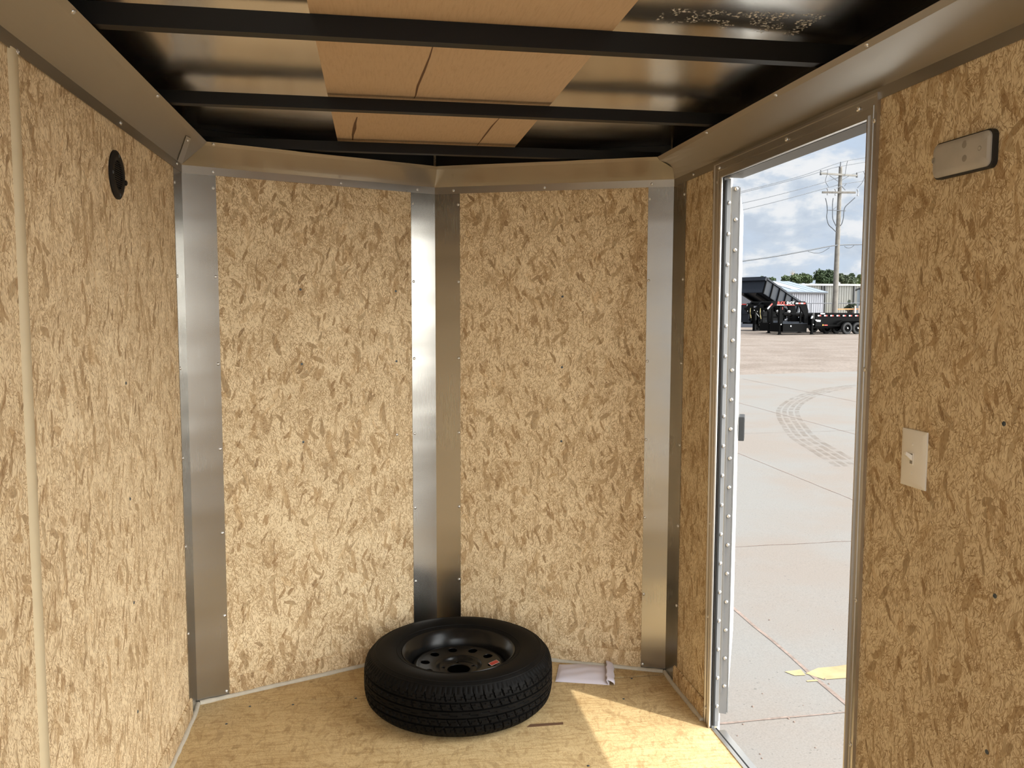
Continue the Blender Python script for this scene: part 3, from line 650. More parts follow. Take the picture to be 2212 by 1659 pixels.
for j in range(9):
    v = -0.03+1.10*j/8; row = []
    for u, z in ((0.985, 0.004), (0.94, 0.021), (0.955, 0.024), (1.02, 0.020), (1.085, 0.013+0.003*math.sin(j*1.7)), (1.10, 0.005)):
        p = epos(min(1, u), min(1, max(0, v)), False)+(C4[1]-C4[0]).normalized()*(u-min(1, u))*0.19+(C4[3]-C4[0]).normalized()*(v-min(1, max(0, v)))*0.17
        row.append(Vector((p.x+0.003*math.sin(j*2.3), p.y, z+0.001*math.sin(j*1.9))))
    fl.append(row)
b.ring(fl); o = b.build('flap', 'paper', env, smooth=50); sol = o.modifiers.new('thickness', 'SOLIDIFY'); sol.thickness = 0.0015
#OUTSIDE
# ------------------------------------------------------------------ outside: ground
VX, VY, SL = 0.472, 0.881, 0.0107
def sdist(x, y): return VX*(x-1.75)+VY*(y+0.85)
def gz(x, y): return -0.55+SL*max(-40.0, min(70.0, sdist(x, y)))
def gp(x, y, dz=0.0): return Vector((x, y, gz(x, y)+dz))
def groundmat(name, base, dusty, grains, spots, amp=0.2):
    m = bpy.data.materials.new(name); m.use_nodes = True; t = m.node_tree; t.nodes.clear(); n = NT(t)
    b = n('ShaderNodeBsdfPrincipled', ins={'Roughness': 0.9, 'Specular IOR Level': 0.15}); n('ShaderNodeOutputMaterial', ins={0: b.outputs[0]})
    P = n('ShaderNodeTexCoord').outputs['Object']
    a = n('ShaderNodeTexNoise', ins={'Vector': P, 'Scale': 0.55, 'Detail': 6.0, 'Roughness': 0.62})
    c = mixc(n, ramp(n, a.outputs[0], [(0.42, (0, 0, 0)), (0.62, (1, 1, 1))]), base, dusty)
    s2 = n('ShaderNodeTexNoise', ins={'Vector': P, 'Scale': grains, 'Detail': 6.0, 'Roughness': 0.75})
    lo_, hi_ = 1-amp, 1+amp*0.6
    c = mixc(n, 1.0, c, ramp(n, s2.outputs[0], [(0.30, (lo_, lo_, lo_)), (0.5, (1, 1, 1)), (0.70, (hi_, hi_, hi_))]), 'MULTIPLY')
    sp = n('ShaderNodeTexNoise', ins={'Vector': P, 'Scale': spots, 'Detail': 2.0})
    c = mixc(n, ramp(n, sp.outputs[0], [(0.70, (0, 0, 0)), (0.73, (0.7, 0.7, 0.7))]), c, tuple(x*0.5 for x in base))
    t.links.new(c, b.inputs['Base Color']); return m
M['concrete'] = groundmat('sunlit_concrete', (0.195, 0.187, 0.176), (0.198, 0.174, 0.154), 110.0, 48.0, 0.22)
M['gravel'] = groundmat('tan_gravel', (0.205, 0.172, 0.148), (0.165, 0.134, 0.112), 11.0, 5.0, 0.42)
M['drygrass'] = groundmat('dry_grass', (0.27, 0.235, 0.13), (0.20, 0.19, 0.09), 2.0, 1.2)
M['joint'] = mat('joint_filler', (0.20, 0.15, 0.125), 0.9, noise=(30, 0.3)); M['yellow'] = mat('worn_yellow_paint', (0.32, 0.245, 0.125), 0.8, noise=(12, 0.2))
def dustmat():
    m = bpy.data.materials.new('tan_tyre_track'); m.use_nodes = True; t = m.node_tree; t.nodes.clear(); n = NT(t)
    nz = n('ShaderNodeTexNoise', ins={'Vector': n('ShaderNodeTexCoord').outputs['Object'], 'Scale': 5.0, 'Detail': 5.0})
    p = n('ShaderNodeBsdfPrincipled', ins={'Base Color': (0.165, 0.13, 0.10, 1), 'Roughness': 0.95}); tr = n('ShaderNodeBsdfTransparent')
    mx = n('ShaderNodeMixShader', ins={0: ramp(n, nz.outputs[0], [(0.38, (0.0, 0.0, 0.0)), (0.68, (0.38, 0.38, 0.38))]), 1: tr.outputs[0], 2: p.outputs[0]}); n('ShaderNodeOutputMaterial', ins={0: mx.outputs[0]}); return m
M['dust'] = dustmat()
GA, GB = Vector((10.69, 19.24, 0)), Vector((14.87, 19.86, 0))        # edge of the slab against the gravel
ge = (GB-GA).normalized(); gn = Vector((-ge.y, ge.x, 0))
def gplane(name, P, m, dz, n=24):
    b = MB(); A, B, C, D = [Vector(p) for p in P]; rows = []
    for j in range(n+1):
        rows.append([])
        for i in range(n+1):
            q = (A*(1-i/n)+B*(i/n))*(1-j/n)+(D*(1-i/n)+C*(i/n))*(j/n); rows[-1].append(gp(q.x, q.y, dz))
    b.ring(rows); return b.build(name, m)
near = GA-gn*60; slab_ = gplane('ground', [near-ge*70, near+ge*70, GA+ge*70, GA-ge*70], 'concrete', 0)
struct(slab_, 'pale concrete yard slab outside the side door', 'ground')
for i_, (p, q, w) in enumerate((((2.93, -8, 0), (2.93, 19, 0), .010), ((5.40, -8, 0), (5.40, 17, 0), .006), ((7.86, -8, 0), (7.86, 17, 0), .008), ((10.3, -8, 0), (10.3, 18, 0), .008), ((-2, 0.56, 0), (14, 0.61, 0), .007), ((-2, 3.27, 0), (14, 3.36, 0), .005), ((2, 9.0, 0), (14, 9.05, 0), .004))):
    A, B = Vector(p), Vector(q); d = (B-A).normalized(); sdv = Vector((-d.y, d.x, 0)); b = MB(); L, R2 = [], []; rr = random.Random(i_)
    for k in range(121):
        c = A+(B-A)*k/120; ww = w*rr.uniform(0.5, 1.3); jx = rr.uniform(-.006, .006); L.append(gp(*(c+sdv*(ww+jx)).xy, 0.0025)); R2.append(gp(*(c-sdv*(ww-jx)).xy, 0.0025))
    b.ring([L, R2]); b.build('slab_joint', 'joint', slab_)
b = MB(); rr = random.Random(8)
for j, (xa, xb) in enumerate(((2.90, 9.0),)):
    N_ = 60; L, R2 = [], []
    for k in range(N_+1):
        x = xa+(xb-xa)*k/N_; e = rr.uniform(-.006, .006); L.append(gp(x, 1.06+0.03*(x-2.9)+e+(-.05 if k == 0 else 0), 0.003)); R2.append(gp(x+(.06 if k == 0 else 0), 0.915+0.03*(x-2.9)+rr.uniform(-.006, .006), 0.003))
    b.ring([L, R2])
b.add([gp(2.80, 1.045, .003), gp(2.90, 1.055, .003), gp(2.89, 0.985, .003), gp(2.83, 0.99, .003)], [(0, 1, 2, 3)])
b.add([gp(2.86, 0.925, .003), gp(2.92, 0.93, .003), gp(2.92, 0.91, .003), gp(2.86, 0.912, .003)], [(0, 1, 2, 3)])
b.build('painted_line', 'yellow', slab_)
# curved dusty tyre track
b = MB(); cpts = [at(1850, 831, 22)]
def gpix(px, py):
    d = (fw+rt*((px-1106)/FPX)-up*((py-829.5)/FPX)); t = 5.0
    for _ in range(60):
        p = CAM+d*t; t += (p.z-gz(p.x, p.y))/max(0.02, -d.z+SL)*0.8
    p = CAM+d*t; return p
tr = [gpix(*q) for q in ((1862, 832), (1800, 840), (1750, 853), (1718, 868), (1702, 884), (1703, 900), (1712, 916), (1735, 945), (1775, 970), (1845, 1012))]
fine = []
for i in range(len(tr)-1):
    p0, p1, p2, p3 = tr[max(0, i-1)], tr[i], tr[i+1], tr[min(len(tr)-1, i+2)]
    for k in range(8):
        t = k/8; fine.append(0.5*((2*p1)+(p2-p0)*t+(2*p0-5*p1+4*p2-p3)*t*t+(3*p1-p0-3*p2+p3)*t**3))
for off in (-0.16, -0.05, 0.06, 0.17):
    L, R2 = [], []
    for i, p in enumerate(fine):
        d = (fine[min(i+1, len(fine)-1)]-fine[max(0, i-1)]); d.z = 0; d.normalize(); sdv = Vector((-d.y, d.x, 0)); c = p+sdv*off
        L.append(gp(*(c+sdv*.038).xy, .003)); R2.append(gp(*(c-sdv*.038).xy, .003))
    b.ring([L, R2])
b.build('tyre_track', 'dust', slab_)
far = GA+gn*62
grav = struct(gplane('ground', [GA-ge*80, GA+ge*80, far+ge*110, far-ge*110], 'gravel', 0), 'tan gravel lot beyond the concrete slab', 'ground')
FG = far+gn*170
struct(gplane('ground', [far-ge*110, far+ge*110, FG+ge*200, FG-ge*200], 'drygrass', 0), 'dry grass strip beyond the gravel lot', 'ground')
# stones on the slab
rr = random.Random(3); stn = []
for i in range(14):
    px, py = rr.uniform(1590, 1830), rr.uniform(1330, 1640); p = gpix(px, py)
    b = MB(); r = rr.uniform(.003, .007); b.lathe([(0, 0), (r, 0.0), (r*0.9, r*0.6), (r*.4, r*.9), (0, r*0.95)], 7)
    o = b.build('pebble', 'joint', slab_, loc=(p.x, p.y, gz(p.x, p.y)))

# ------------------------------------------------------------------ outside: trailers
M['tr_black'] = mat('black_trailer_paint', (0.0018, 0.0018, 0.002), 0.5, 0, 0.06); M['tr_grey'] = mat('charcoal_trailer_paint', (0.016, 0.0195, 0.027), 0.45, 0, 0.2)
M['tr_tyre'] = mat('dusty_tyre', (0.022, 0.022, 0.0225), 0.8); M['refl_w'] = mat('white_reflective_tape', (0.75, 0.75, 0.75), 0.4); M['refl_r'] = mat('red_reflective_tape', (0.55, 0.05, 0.035), 0.4)
M['tr_white'] = mat('white_decal', (0.8, 0.8, 0.8), 0.5); M['chain'] = mat('yellow_zinc_chain', (0.62, 0.52, 0.25), 0.4, 0.6); M['hub'] = mat('chrome_hub', (0.8, 0.8, 0.8), 0.2, 1.0); M['orange_s'] = mat('orange_decal', (0.7, 0.33, 0.05), 0.5)
AX90 = Matrix.Rotation(PI/2, 4, 'X')
def part(parent, name, m, fn, **k):
    b = MB(); fn(b); return b.build(name, m, parent, **k)
def trailer_wheel(parent, x, y):
    w = part(parent, 'wheel', 'tr_tyre', lambda b: b.lathe([(0.24, -0.11), (0.33, -0.125), (0.385, -0.11), (0.40, -0.07), (0.40, 0.07), (0.385, 0.11), (0.33, 0.125), (0.24, 0.11)], 40, AX90, closed=True), smooth=40, loc=(x, y, 0.40))
    part(w, 'wheel_rim', 'tr_black', lambda b: b.lathe([(0, 0.06), (0.10, 0.07), (0.17, 0.045), (0.215, 0.06), (0.243, 0.118), (0.247, 0.10), (0.24, -0.10), (0, -0.10)], 32, AX90), smooth=35)
    part(w, 'hub', 'hub', lambda b: b.lathe([(0.055, 0.06), (0.055, 0.13), (0.035, 0.15), (0, 0.15)], 16, AX90), smooth=40)
    return w
def tape(parent, x, y, z, l, h, tilt=0.0):
    for i, m in enumerate(('refl_w', 'refl_r')):
        o = part(parent, 'reflective_tape', m, lambda b: b.box((i*l/2, -0.004, -h/2), ((i+1)*l/2, 0.0, h/2)), loc=(x, y, z)); o.rotation_euler = (0, -tilt, 0)
def textpart(parent, txt, m, size, loc, shear=0.15, wide=1.0, weight=0.003):
    cu = bpy.data.curves.new('lettering', 'FONT'); cu.body = txt; cu.size = size; cu.shear = shear; cu.extrude = 0.002; cu.offset = weight; cu.space_character = 0.96
    o = bpy.data.objects.new('lettering', cu); COL.objects.link(o); bpy.context.view_layer.update()
    me = bpy.data.meshes.new_from_object(o.evaluated_get(bpy.context.evaluated_depsgraph_get())); bpy.data.objects.remove(o); bpy.data.curves.remove(cu)
    me.materials.clear(); me.materials.append(M[m]); q = bpy.data.objects.new('lettering', me); COL.objects.link(q); q.parent = parent
    q.rotation_euler = (PI/2, 0, 0); q.location = loc; q.scale = (wide, 1, 1); return q
def dump_trailer(loc, rz, label, decals=True):
    R = tag(empty('dump_trailer', loc, rz), label, 'trailer')
    for y in (0.0, 1.95):
        for x in (0.0, 0.86): trailer_wheel(R, x, y)
    part(R, 'axle', 'tr_black', lambda b: b.box((-0.05, 0.1, 0.36), (0.05, 1.85, 0.44)).box((0.81, 0.1, 0.36), (0.91, 1.85, 0.44)))
    part(R, 'chassis', 'tr_black', lambda b: b.box((-3.1, 0.42, 0.40), (1.9, 0.56, 0.62)).box((-3.1, 1.40, 0.40), (1.9, 1.54, 0.62)).box((-3.1, 0.5, 0.42), (-2.9, 1.5, 0.60)))
    bed = part(R, 'dump_bed', 'tr_black', lambda b: b.box((-2.45, 0.17, 0.52), (1.92, 0.22, 1.33)).box((-2.45, 1.74, 0.52), (1.92, 1.79, 1.33)).box((-2.45, 0.17, 0.52), (-2.40, 1.79, 1.33)).box((-2.45, 0.17, 0.52), (1.92, 1.79, 0.60)).box((1.88, .17, .52), (1.92, 1.79, 1.33)))
    part(bed, 'top_rail', 'tr_black', lambda b: b.box((-2.48, 0.12, 1.30), (1.94, 0.23, 1.40)).box((-2.48, 1.73, 1.30), (1.94, 1.84, 1.40)).box((-2.48, .12, 1.30), (-2.37, 1.84, 1.40)))
    part(bed, 'bottom_rail', 'tr_black', lambda b: b.box((-2.47, 0.13, 0.52), (1.93, 0.168, 0.62)))
    part(R, 'fender', 'tr_black', lambda b: b.prism([(-0.95, -0.16, 0.70), (-0.50, -0.16, 0.92), (1.32, -0.16, 0.92), (1.60, -0.16, 0.62), (1.56, -0.16, 0.62), (1.30, -0.16, 0.88), (-0.48, -0.16, 0.88), (-0.95, -0.16, 0.66)], (0, 0.32, 0)))
    for k in range(8): tape(bed, -2.30+k*0.515, 0.118, 1.235, 0.27, 0.085)
    if decals:
        part(bed, 'decal', 'tr_white', lambda b: b.prism([(-2.42, .166, .90), (-2.36, .166, .90), (-2.32, .166, .84), (-2.02, .166, .83), (-2.0, .166, .95), (-2.3, .166, .96), (-2.44, .166, .98)], (0, -.003, 0)))
        part(bed, 'decal', 'tr_white', lambda b: b.box((-2.08, .117, 1.325), (-1.72, .119, 1.395)))
        part(bed, 'decal', 'orange_s', lambda b: b.box((-1.88, .127, .57), (-1.79, .129, .66)))
        part(bed, 'decal', 'refl_r', lambda b: b.box((-1.74, .127, .575), (-1.46, .129, .64)))
    part(R, 'tarp_roll', 'gasket', lambda b: b.tube([(-2.62, 0.2, 1.30), (-2.62, 1.75, 1.30)], 0.13, 12).box((-2.72, .12, .95), (-2.54, .18, 1.42)).box((-2.72, 1.78, .95), (-2.54, 1.84, 1.42)), smooth=40)
    # gooseneck
    neck = part(R, 'gooseneck', 'tr_black', lambda b: [b.prism([(-3.22, y, 0.42), (-2.92, y, 0.42), (-2.92, y, 1.55), (-3.06, y, 1.95), (-3.22, y, 2.16), (-5.70, y, 2.16), (-6.24, y, 1.66), (-6.08, y, 1.48), (-5.64, y, 1.86), (-3.62, y, 1.86), (-3.22, y, 1.25)], (0, 0.12, 0)) for y in (0.30, 1.50)] and b.box((-3.2, .3, 1.9), (-3.1, 1.6, 2.1)).box((-5.7, .35, 1.9), (-5.2, 1.6, 2.1)))
    if decals:
        textpart(neck, 'BUCK', 'refl_r', 0.27, (-5.42, 0.296, 1.955), wide=0.90); textpart(neck, 'SHOT', 'refl_w', 0.27, (-4.70, 0.296, 1.955), wide=0.90)
        part(neck, 'stripe', 'refl_w', lambda b: b.box((-5.44, .295, 1.90), (-4.85, .299, 1.93))); part(neck, 'stripe', 'refl_r', lambda b: b.box((-4.83, .295, 1.895), (-4.02, .299, 1.93)))
    for x in (-3.95, -3.55): tape(neck, x, 0.298, 2.035, 0.38, 0.085) if decals else None
    tape(neck, -6.16, 0.298, 1.66, 0.50, 0.09, math.radians(43))
    cp = part(R, 'coupler', 'tr_black', lambda b: b.box((-6.36, 0.84, 1.30), (-6.04, 1.10, 1.95)).beam((-6.20, .36, 1.66), (-6.20, 1.6, 1.66), .14, .14).tube([(-6.20, .97, 1.32), (-6.20, .97, 0.90)], .07, 12).tube([(-6.20, .97, 0.98), (-6.20, .97, 0.84)], .11, 12))
    part(cp, 'safety_chain', 'chain', lambda b: b.tube([(-6.33, .80, 1.70), (-6.38, .76, 1.45), (-6.36, .74, 1.2), (-6.31, .74, 1.02)], .022, 6)); 
    part(cp, 'latch_pin', 'hub', lambda b: b.tube([(-6.37, .97, 1.50), (-6.44, .97, 1.50)], .04, 10))
    for x, y in ((-5.05, 0.44), (-2.86, -0.02)):
        j = part(R, 'jack', 'tr_black', lambda b: b.box((x-.10, y-.08, 0.75), (x+.10, y+.10, 1.9 if x < -4 else 1.05)).box((x-.07, y-.05, .04), (x+.07, y+.07, .80)).box((x-.13, y-.10, 0.0), (x+.13, y+.12, .04)))
        part(j, 'jack_cap', 'hub', lambda b: b.tube([(x, y-.09, 0.66), (x, y-.13, 0.66)], .035, 10))
    part(R, 'drop_leg_light', 'refl_r', lambda b: b.box((-4.93, .42, 1.62), (-4.87, .44, 1.80)))
    part(R, 'work_lamp', 'refl_w', lambda b: b.lathe([(0.085, 0), (0.085, .12), (0.05, .16), (0, .16)], 12, Matrix.Rotation(PI/2, 4, 'X')), loc=(-4.0, 0.95, 1.50))
    tb = part(R, 'toolbox', 'tr_black', lambda b: b.box((-4.95, 0.25, 0.16), (-3.05, 1.62, 0.70)))
    part(tb, 'toolbox_lid', 'tr_grey', lambda b: b.prism([(-4.98, 0.22, 0.70), (-3.02, 0.22, 0.70), (-3.02, 1.0, 0.82), (-4.98, 1.0, 0.82)], (0, 0, .02)))
    part(tb, 'lock', 'hub', lambda b: b.tube([(-4.35, .25, .55), (-4.35, .215, .55)], .05, 10))
    part(R, 'cross_brace', 'tr_black', lambda b: b.beam((-3.05, .36, 1.35), (-4.85, .36, 1.35), .06, .07).beam((-3.05, 1.55, 1.1), (-4.85, 1.55, 1.1), .06, .07).beam((-3.5, .36, .7), (-3.5, .36, 1.9), .08, .08).beam((-4.85, .5, .7), (-4.85, .5, 1.9), .10, .10).beam((-4.85, 1.5, .7), (-4.85, 1.5, 1.9), .10, .10))
    part(R, 'fire_extinguisher', 'hub', lambda b: b.tube([(-2.86, .10, .98), (-2.76, .10, 1.20)], .075, 10))
    return R
rdir = lambda ph: math.radians(ph)-YAW
pA = gpix(1828, 722); PHA = 20.5
trA = dump_trailer(pA, rdir(PHA), 'black dump trailer with red and white lettered gooseneck and two visible wheels')
vA = Vector((-math.sin(rdir(PHA)), math.cos(rdir(PHA)), 0)); aA = Vector((math.cos(rdir(PHA)), math.sin(rdir(PHA)), 0))
qC = pA+vA*2.75+aA*1.25
trC = dump_trailer(Vector((qC.x, qC.y, gz(qC.x, qC.y))), rdir(PHA), 'black dump trailer parked behind the lettered one, only its coupler and chain showing', False)
# the raised dump bed further left
PHB = 38; fb = at(1655, 601, 62.0)             # upper near front corner of the raised bed
aB = Vector((math.cos(rdir(PHB)), math.sin(rdir(PHB)), 0)); vB = Vector((-aB.y, aB.x, 0)); TIL = math.radians(21)
hinge = fb+aB*(4.9*math.cos(TIL)); bz = gz(hinge.x, hinge.y)
trB = tag(empty('raised_dump_trailer', (hinge.x, hinge.y, bz), rdir(PHB)), 'charcoal dump trailer with its bed tipped up behind the black trailers', 'trailer')
topz = fb.z-bz
def tp(x, h):       # along the tipped bed: x metres forward of the hinge, h metres below the rail
    return Vector((-x*math.cos(TIL)-h*math.sin(TIL)*-1*0 - h*math.sin(TIL)*0, 0, 0))
ex = Vector((-math.cos(TIL), 0, math.sin(TIL))); ez = Vector((math.sin(TIL), 0, math.cos(TIL)))
o_ = Vector((0, 0, topz-4.9*math.sin(TIL)))       # rail height at the hinge end
HB = 1.15
def BP(x, y, h): return o_+ex*x+ez*(-h)+Vector((0, y, 0))
bedB = part(trB, 'dump_bed', 'tr_grey', lambda b: b.prism([BP(0, 0, 0), BP(4.9, 0, 0), BP(4.9, 0, HB), BP(0, 0, HB)], (0, 0.05, 0)).prism([BP(0, 2.05, 0), BP(4.9, 2.05, 0), BP(4.9, 2.05, HB), BP(0, 2.05, HB)], (0, 0.05, 0)).prism([BP(0, 0, HB), BP(4.9, 0, HB), BP(4.9, 2.1, HB), BP(0, 2.1, HB)], ez*0.06).prism([BP(4.85, 0, 0), BP(4.85, 2.1, 0), BP(4.85, 2.1, HB), BP(4.85, 0, HB)], ex*0.05))
part(bedB, 'top_rail', 'tr_grey', lambda b: b.beam(BP(0, 0, 0), BP(4.94, 0, 0), .16, .14).beam(BP(0, 2.1, 0), BP(4.94, 2.1, 0), .16, .14).prism([BP(4.8, -.08, -.07), BP(4.8, 2.18, -.07), BP(4.8, 2.18, .22), BP(4.8, -.08, .22)], ex*0.26))
for k in range(6):
    x = 0.35+k*0.90; part(bedB, 'side_rib', 'tr_black', lambda b: b.beam(BP(x, -.04, .05), BP(x, -.04, HB), .10, .08, (1, 0, 0)))
part(bedB, 'under_frame', 'tr_black', lambda b: b.beam(BP(0, .5, HB+.1), BP(4.85, .5, HB+.1), .12, .2).beam(BP(0, 1.6, HB+.1), BP(4.85, 1.6, HB+.1), .12, .2))
part(trB, 'hoist', 'tr_black', lambda b: b.tube([(-2.6, 1.0, .7), BP(2.2, 1.0, HB)], .09, 10).beam((-1.8, .6, .7), tuple(BP(2.6, .6, HB)), .12, .12).beam((-1.8, 1.5, .7), tuple(BP(2.6, 1.5, HB)), .12, .12))
part(trB, 'chassis', 'tr_black', lambda b: b.box((-4.9, .35, .5), (.1, .55, .8)).box((-4.9, 1.55, .5), (.1, 1.75, .8)).box((-4.9, .35, .5), (-4.6, 1.75, .8)))
for y in (-.12, 2.2):
    for x in (-1.5, -2.36): trailer_wheel(trB, x, y)
riser = part(trB, 'gooseneck_riser', 'tr_grey', lambda b: b.box((-5.25, 0.95, .60), (-4.95, 1.10, 2.05)).box((-5.25, 2.3, .60), (-4.95, 2.45, 2.05)).box((-5.2, 1.0, .62), (-5.05, 2.4, 2.0)).box((-5.28, .9, 1.25), (-5.20, 2.5, 1.32)))
part(riser, 'lamp', 'tr_white', lambda b: b.box((-5.27, 1.06, 1.75), (-5.25, 1.14, 1.95)))
o = part(riser, 'reflective_tape', 'refl_r', lambda b: b.box((-5.262, 1.2, 1.92), (-5.25, 1.6, 2.0))); o = part(riser, 'reflective_tape', 'refl_w', lambda b: b.box((-5.262, 1.6, 1.92), (-5.25, 2.0, 2.0)))
part(riser, 'brace', 'hub', lambda b: b.beam((-4.95, .90, 1.75), (-4.3, .45, .72), .05, .05))
part(trB, 'subframe', 'tr_black', lambda b: b.box((-4.6, .56, .55), (0, 1.54, .78)).box((-4.5, .6, .78), (-1.6, 1.5, 1.45)))
for y in (.5, 2.0): part(trB, 'jack', 'tr_black', lambda b: b.box((-5.1, y, 0), (-4.9, y+.2, 1.5)))

# ------------------------------------------------------------------ outside: buildings
M['tin_l'] = mat('pale_grey_siding', (0.27, 0.275, 0.305), 0.5); M['tin_roof'] = mat('pale_blue_metal_roof', (0.175, 0.21, 0.255), 0.7, 0.0); M['tin_g'] = mat('grey_siding', (0.225, 0.22, 0.205), 0.55); M['trimw'] = mat('white_eave', (0.62, 0.62, 0.60), 0.5); M['dkline'] = mat('dark_downpipe', (0.06, 0.06, 0.065), 0.6); M['skylight'] = mat('white_skylight_sheet', (0.72, 0.74, 0.74), 0.5)
M['tin_d'] = mat('blue_grey_siding', (0.19, 0.22, 0.24), 0.5)
def ribbed(b, A, B, z0, z1, out, pitch=0.45, dep=0.05):
    A, B = Vector(A), Vector(B); L = (B-A).length; d = (B-A)/L; n = int(L/pitch); pts = []
    for k in range(n):
        for t, o in ((0, 0), (.55, 0), (.65, dep), (.9, dep)): pts.append(A+d*((k+t)*pitch)+out*o)
    b.ring([[p+Vector((0, 0, z0)) for p in pts], [p+Vector((0, 0, z1)) for p in pts]])
# low shed with the pale roof: local x along its eave, y away
PHS = 24; e1 = at(1785, 632, 78.0); aS = rdir(PHS); gs = gz(e1.x, e1.y)
shed = tag(empty('metal_shed', (e1.x, e1.y, gs), aS), 'low metal shed with pale blue sloping roof and one white roof sheet', 'shed')
ez_ = e1.z-gs; LS = 8.0; rz_ = at(1745, 609, 82.5).z-gs; DS = 5.0
part(shed, 'wall', 'tin_l', lambda b: (ribbed(b, (-LS, 0.15, 0), (-0.1, 0.15, 0), 0, ez_, Vector((0, -1, 0)), .26, .05), b.box((-LS, .2, 0), (-.1, 2*DS-.2, ez_))))
for x in (-.12, -LS): part(shed, 'gable', 'tin_l', lambda b: b.prism([(x, .2, ez_), (x, 2*DS-.2, ez_), (x, DS, rz_-.05)], (-.05, 0, 0)))
rf = part(shed, 'roof', 'tin_roof', lambda b: (b.prism([(-LS-.2, -.15, ez_), (.1, -.15, ez_), (.1, DS, rz_), (-LS-.2, DS, rz_)], (0, 0, .06)), b.prism([(-LS-.2, 2*DS+.15, ez_), (.1, 2*DS+.15, ez_), (.1, DS, rz_), (-LS-.2, DS, rz_)], (0, 0, .06)), [b.beam((-k*.9, -.15, ez_+.07), (-k*.9, DS, rz_+.07), .03, .02) for k in range(13)]))
part(rf, 'skylight', 'skylight', lambda b: b.prism([(-3.4, .9, ez_+(rz_-ez_)*.95/5.15+.10), (-2.3, .9, ez_+(rz_-ez_)*.95/5.15+.10), (-2.3, 4.3, ez_+(rz_-ez_)*4.35/5.15+.10), (-3.4, 4.3, ez_+(rz_-ez_)*4.35/5.15+.10)], (0, 0, .03)))
part(shed, 'eave_trim', 'dkline', lambda b: b.box((-LS, -.12, ez_-.12), (.05, -.06, ez_)))
# long grey warehouse behind
PW = rdir(6); w1 = at(1758, 617, 104.0); gw = gz(w1.x, w1.y)
wh = tag(empty('grey_warehouse', (w1.x, w1.y, gw), PW), 'long flat-topped grey ribbed warehouse behind the shed and pole', 'warehouse'); hw = w1.z-gw
part(wh, 'wall', 'tin_g', lambda b: (ribbed(b, (-2, 0, 0), (18, 0, 0), 0, hw, Vector((0, -1, 0)), .32, .05), b.box((-2, .05, 0), (18, 10, hw))))
part(wh, 'eave_trim', 'trimw', lambda b: b.box((-2.1, -.25, hw), (18.1, 10.1, hw+.22)))
for x in (1.0, 1.35, 5.15): part(wh, 'downpipe', 'dkline', lambda b: b.box((x, -.22, 0), (x+.13, -.08, hw)))
g1 = at(1852, 626, 92.0); gg = gz(g1.x, g1.y)
sh2 = tag(empty('small_shed', (g1.x, g1.y, gg), rdir(-22)), 'small blue-grey shed at the right edge of the doorway view', 'shed'); h2 = g1.z-gg
part(sh2, 'wall', 'tin_d', lambda b: (ribbed(b, (0, 0, 0), (5, 0, 0), 0, h2, Vector((0, -1, 0)), .4, .05), b.box((0, .05, 0), (5, 5, h2))))
part(sh2, 'roof', 'dkline', lambda b: b.prism([(-.2, -.15, h2-.02), (2.5, -.15, h2+1.0), (5.2, -.15, h2-.02), (5.2, -.15, h2+.08), (2.5, -.15, h2+1.12), (-.2, -.15, h2+.08)], (0, 5.3, 0)).prism([(0, 0, h2), (5, 0, h2), (2.5, 0, h2+.98)], (0, .05, 0)))

# ------------------------------------------------------------------ outside: fence, pole, wires, barrier
M['galv'] = mat('dull_galvanised', (0.13, 0.135, 0.15), 0.6, 0.0); M['pole'] = mat('weathered_pole', (0.165, 0.15, 0.13), 0.85, noise=(3, 0.2)); M['arm'] = mat('pale_crossarm', (0.27, 0.255, 0.23), 0.8); M['insul'] = mat('grey_insulator', (0.30, 0.31, 0.33), 0.4); M['wire'] = mat('dark_wire', (0.06, 0.067, 0.078), 0.6); M['wood_o'] = mat('orange_board', (0.60, 0.30, 0.13), 0.7); M['stake'] = mat('pale_stake', (0.62, 0.50, 0.42), 0.8)
fA, fB = at(1690, 655.5, 70.0), at(1900, 654.8, 70.0); fd = (fB-fA).normalized()
fen = tag(empty('metal_fence', (0, 0, 0)), 'thin grey metal rail fence beyond the black trailers', 'fence')
part(fen, 'top_rail', 'galv', lambda b: b.tube([fA, fB], .035, 8))
part(fen, 'bottom_rail', 'galv', lambda b: b.tube([Vector((fA.x, fA.y, gz(fA.x, fA.y)+.12)), Vector((fB.x, fB.y, gz(fB.x, fB.y)+.12))], .012, 6))
for px in (1700, 1752, 1805, 1858):
    q = at(px, 655.5, 70.0); part(fen, 'post', 'galv', lambda b: b.tube([(q.x, q.y, gz(q.x, q.y)), (q.x, q.y, q.z+.03)], .05 if px == 1805 else .035, 8))
q = at(1805, 655.5, 70.0); q2 = at(1813, 649, 70.2); part(fen, 'barbed_arm', 'galv', lambda b: b.tube([q, q2], .02, 6))
pt = at(1816, 360, 66.0); pb = at(1804.5, 640, 66.0); dirp = (pb-pt).normalized(); gb = gz(pb.x, pb.y); pbase = pt+dirp*((pt.z-gb)/-dirp.z)
PX = (rt*(1/1)).normalized(); PXh = Vector((PX.x, PX.y, 0)).normalized()
upole = tag(empty('utility_pole', (0, 0, 0)), 'weathered wooden utility pole with two crossarms and hanging cables', 'utility pole')
part(upole, 'shaft', 'pole', lambda b: b.tube([pbase, pbase*.5+pt*.5, pt], [.23, .18, .13], 16), smooth=50)
def ptp(px, py, d=65.8): return at(px, py, d)
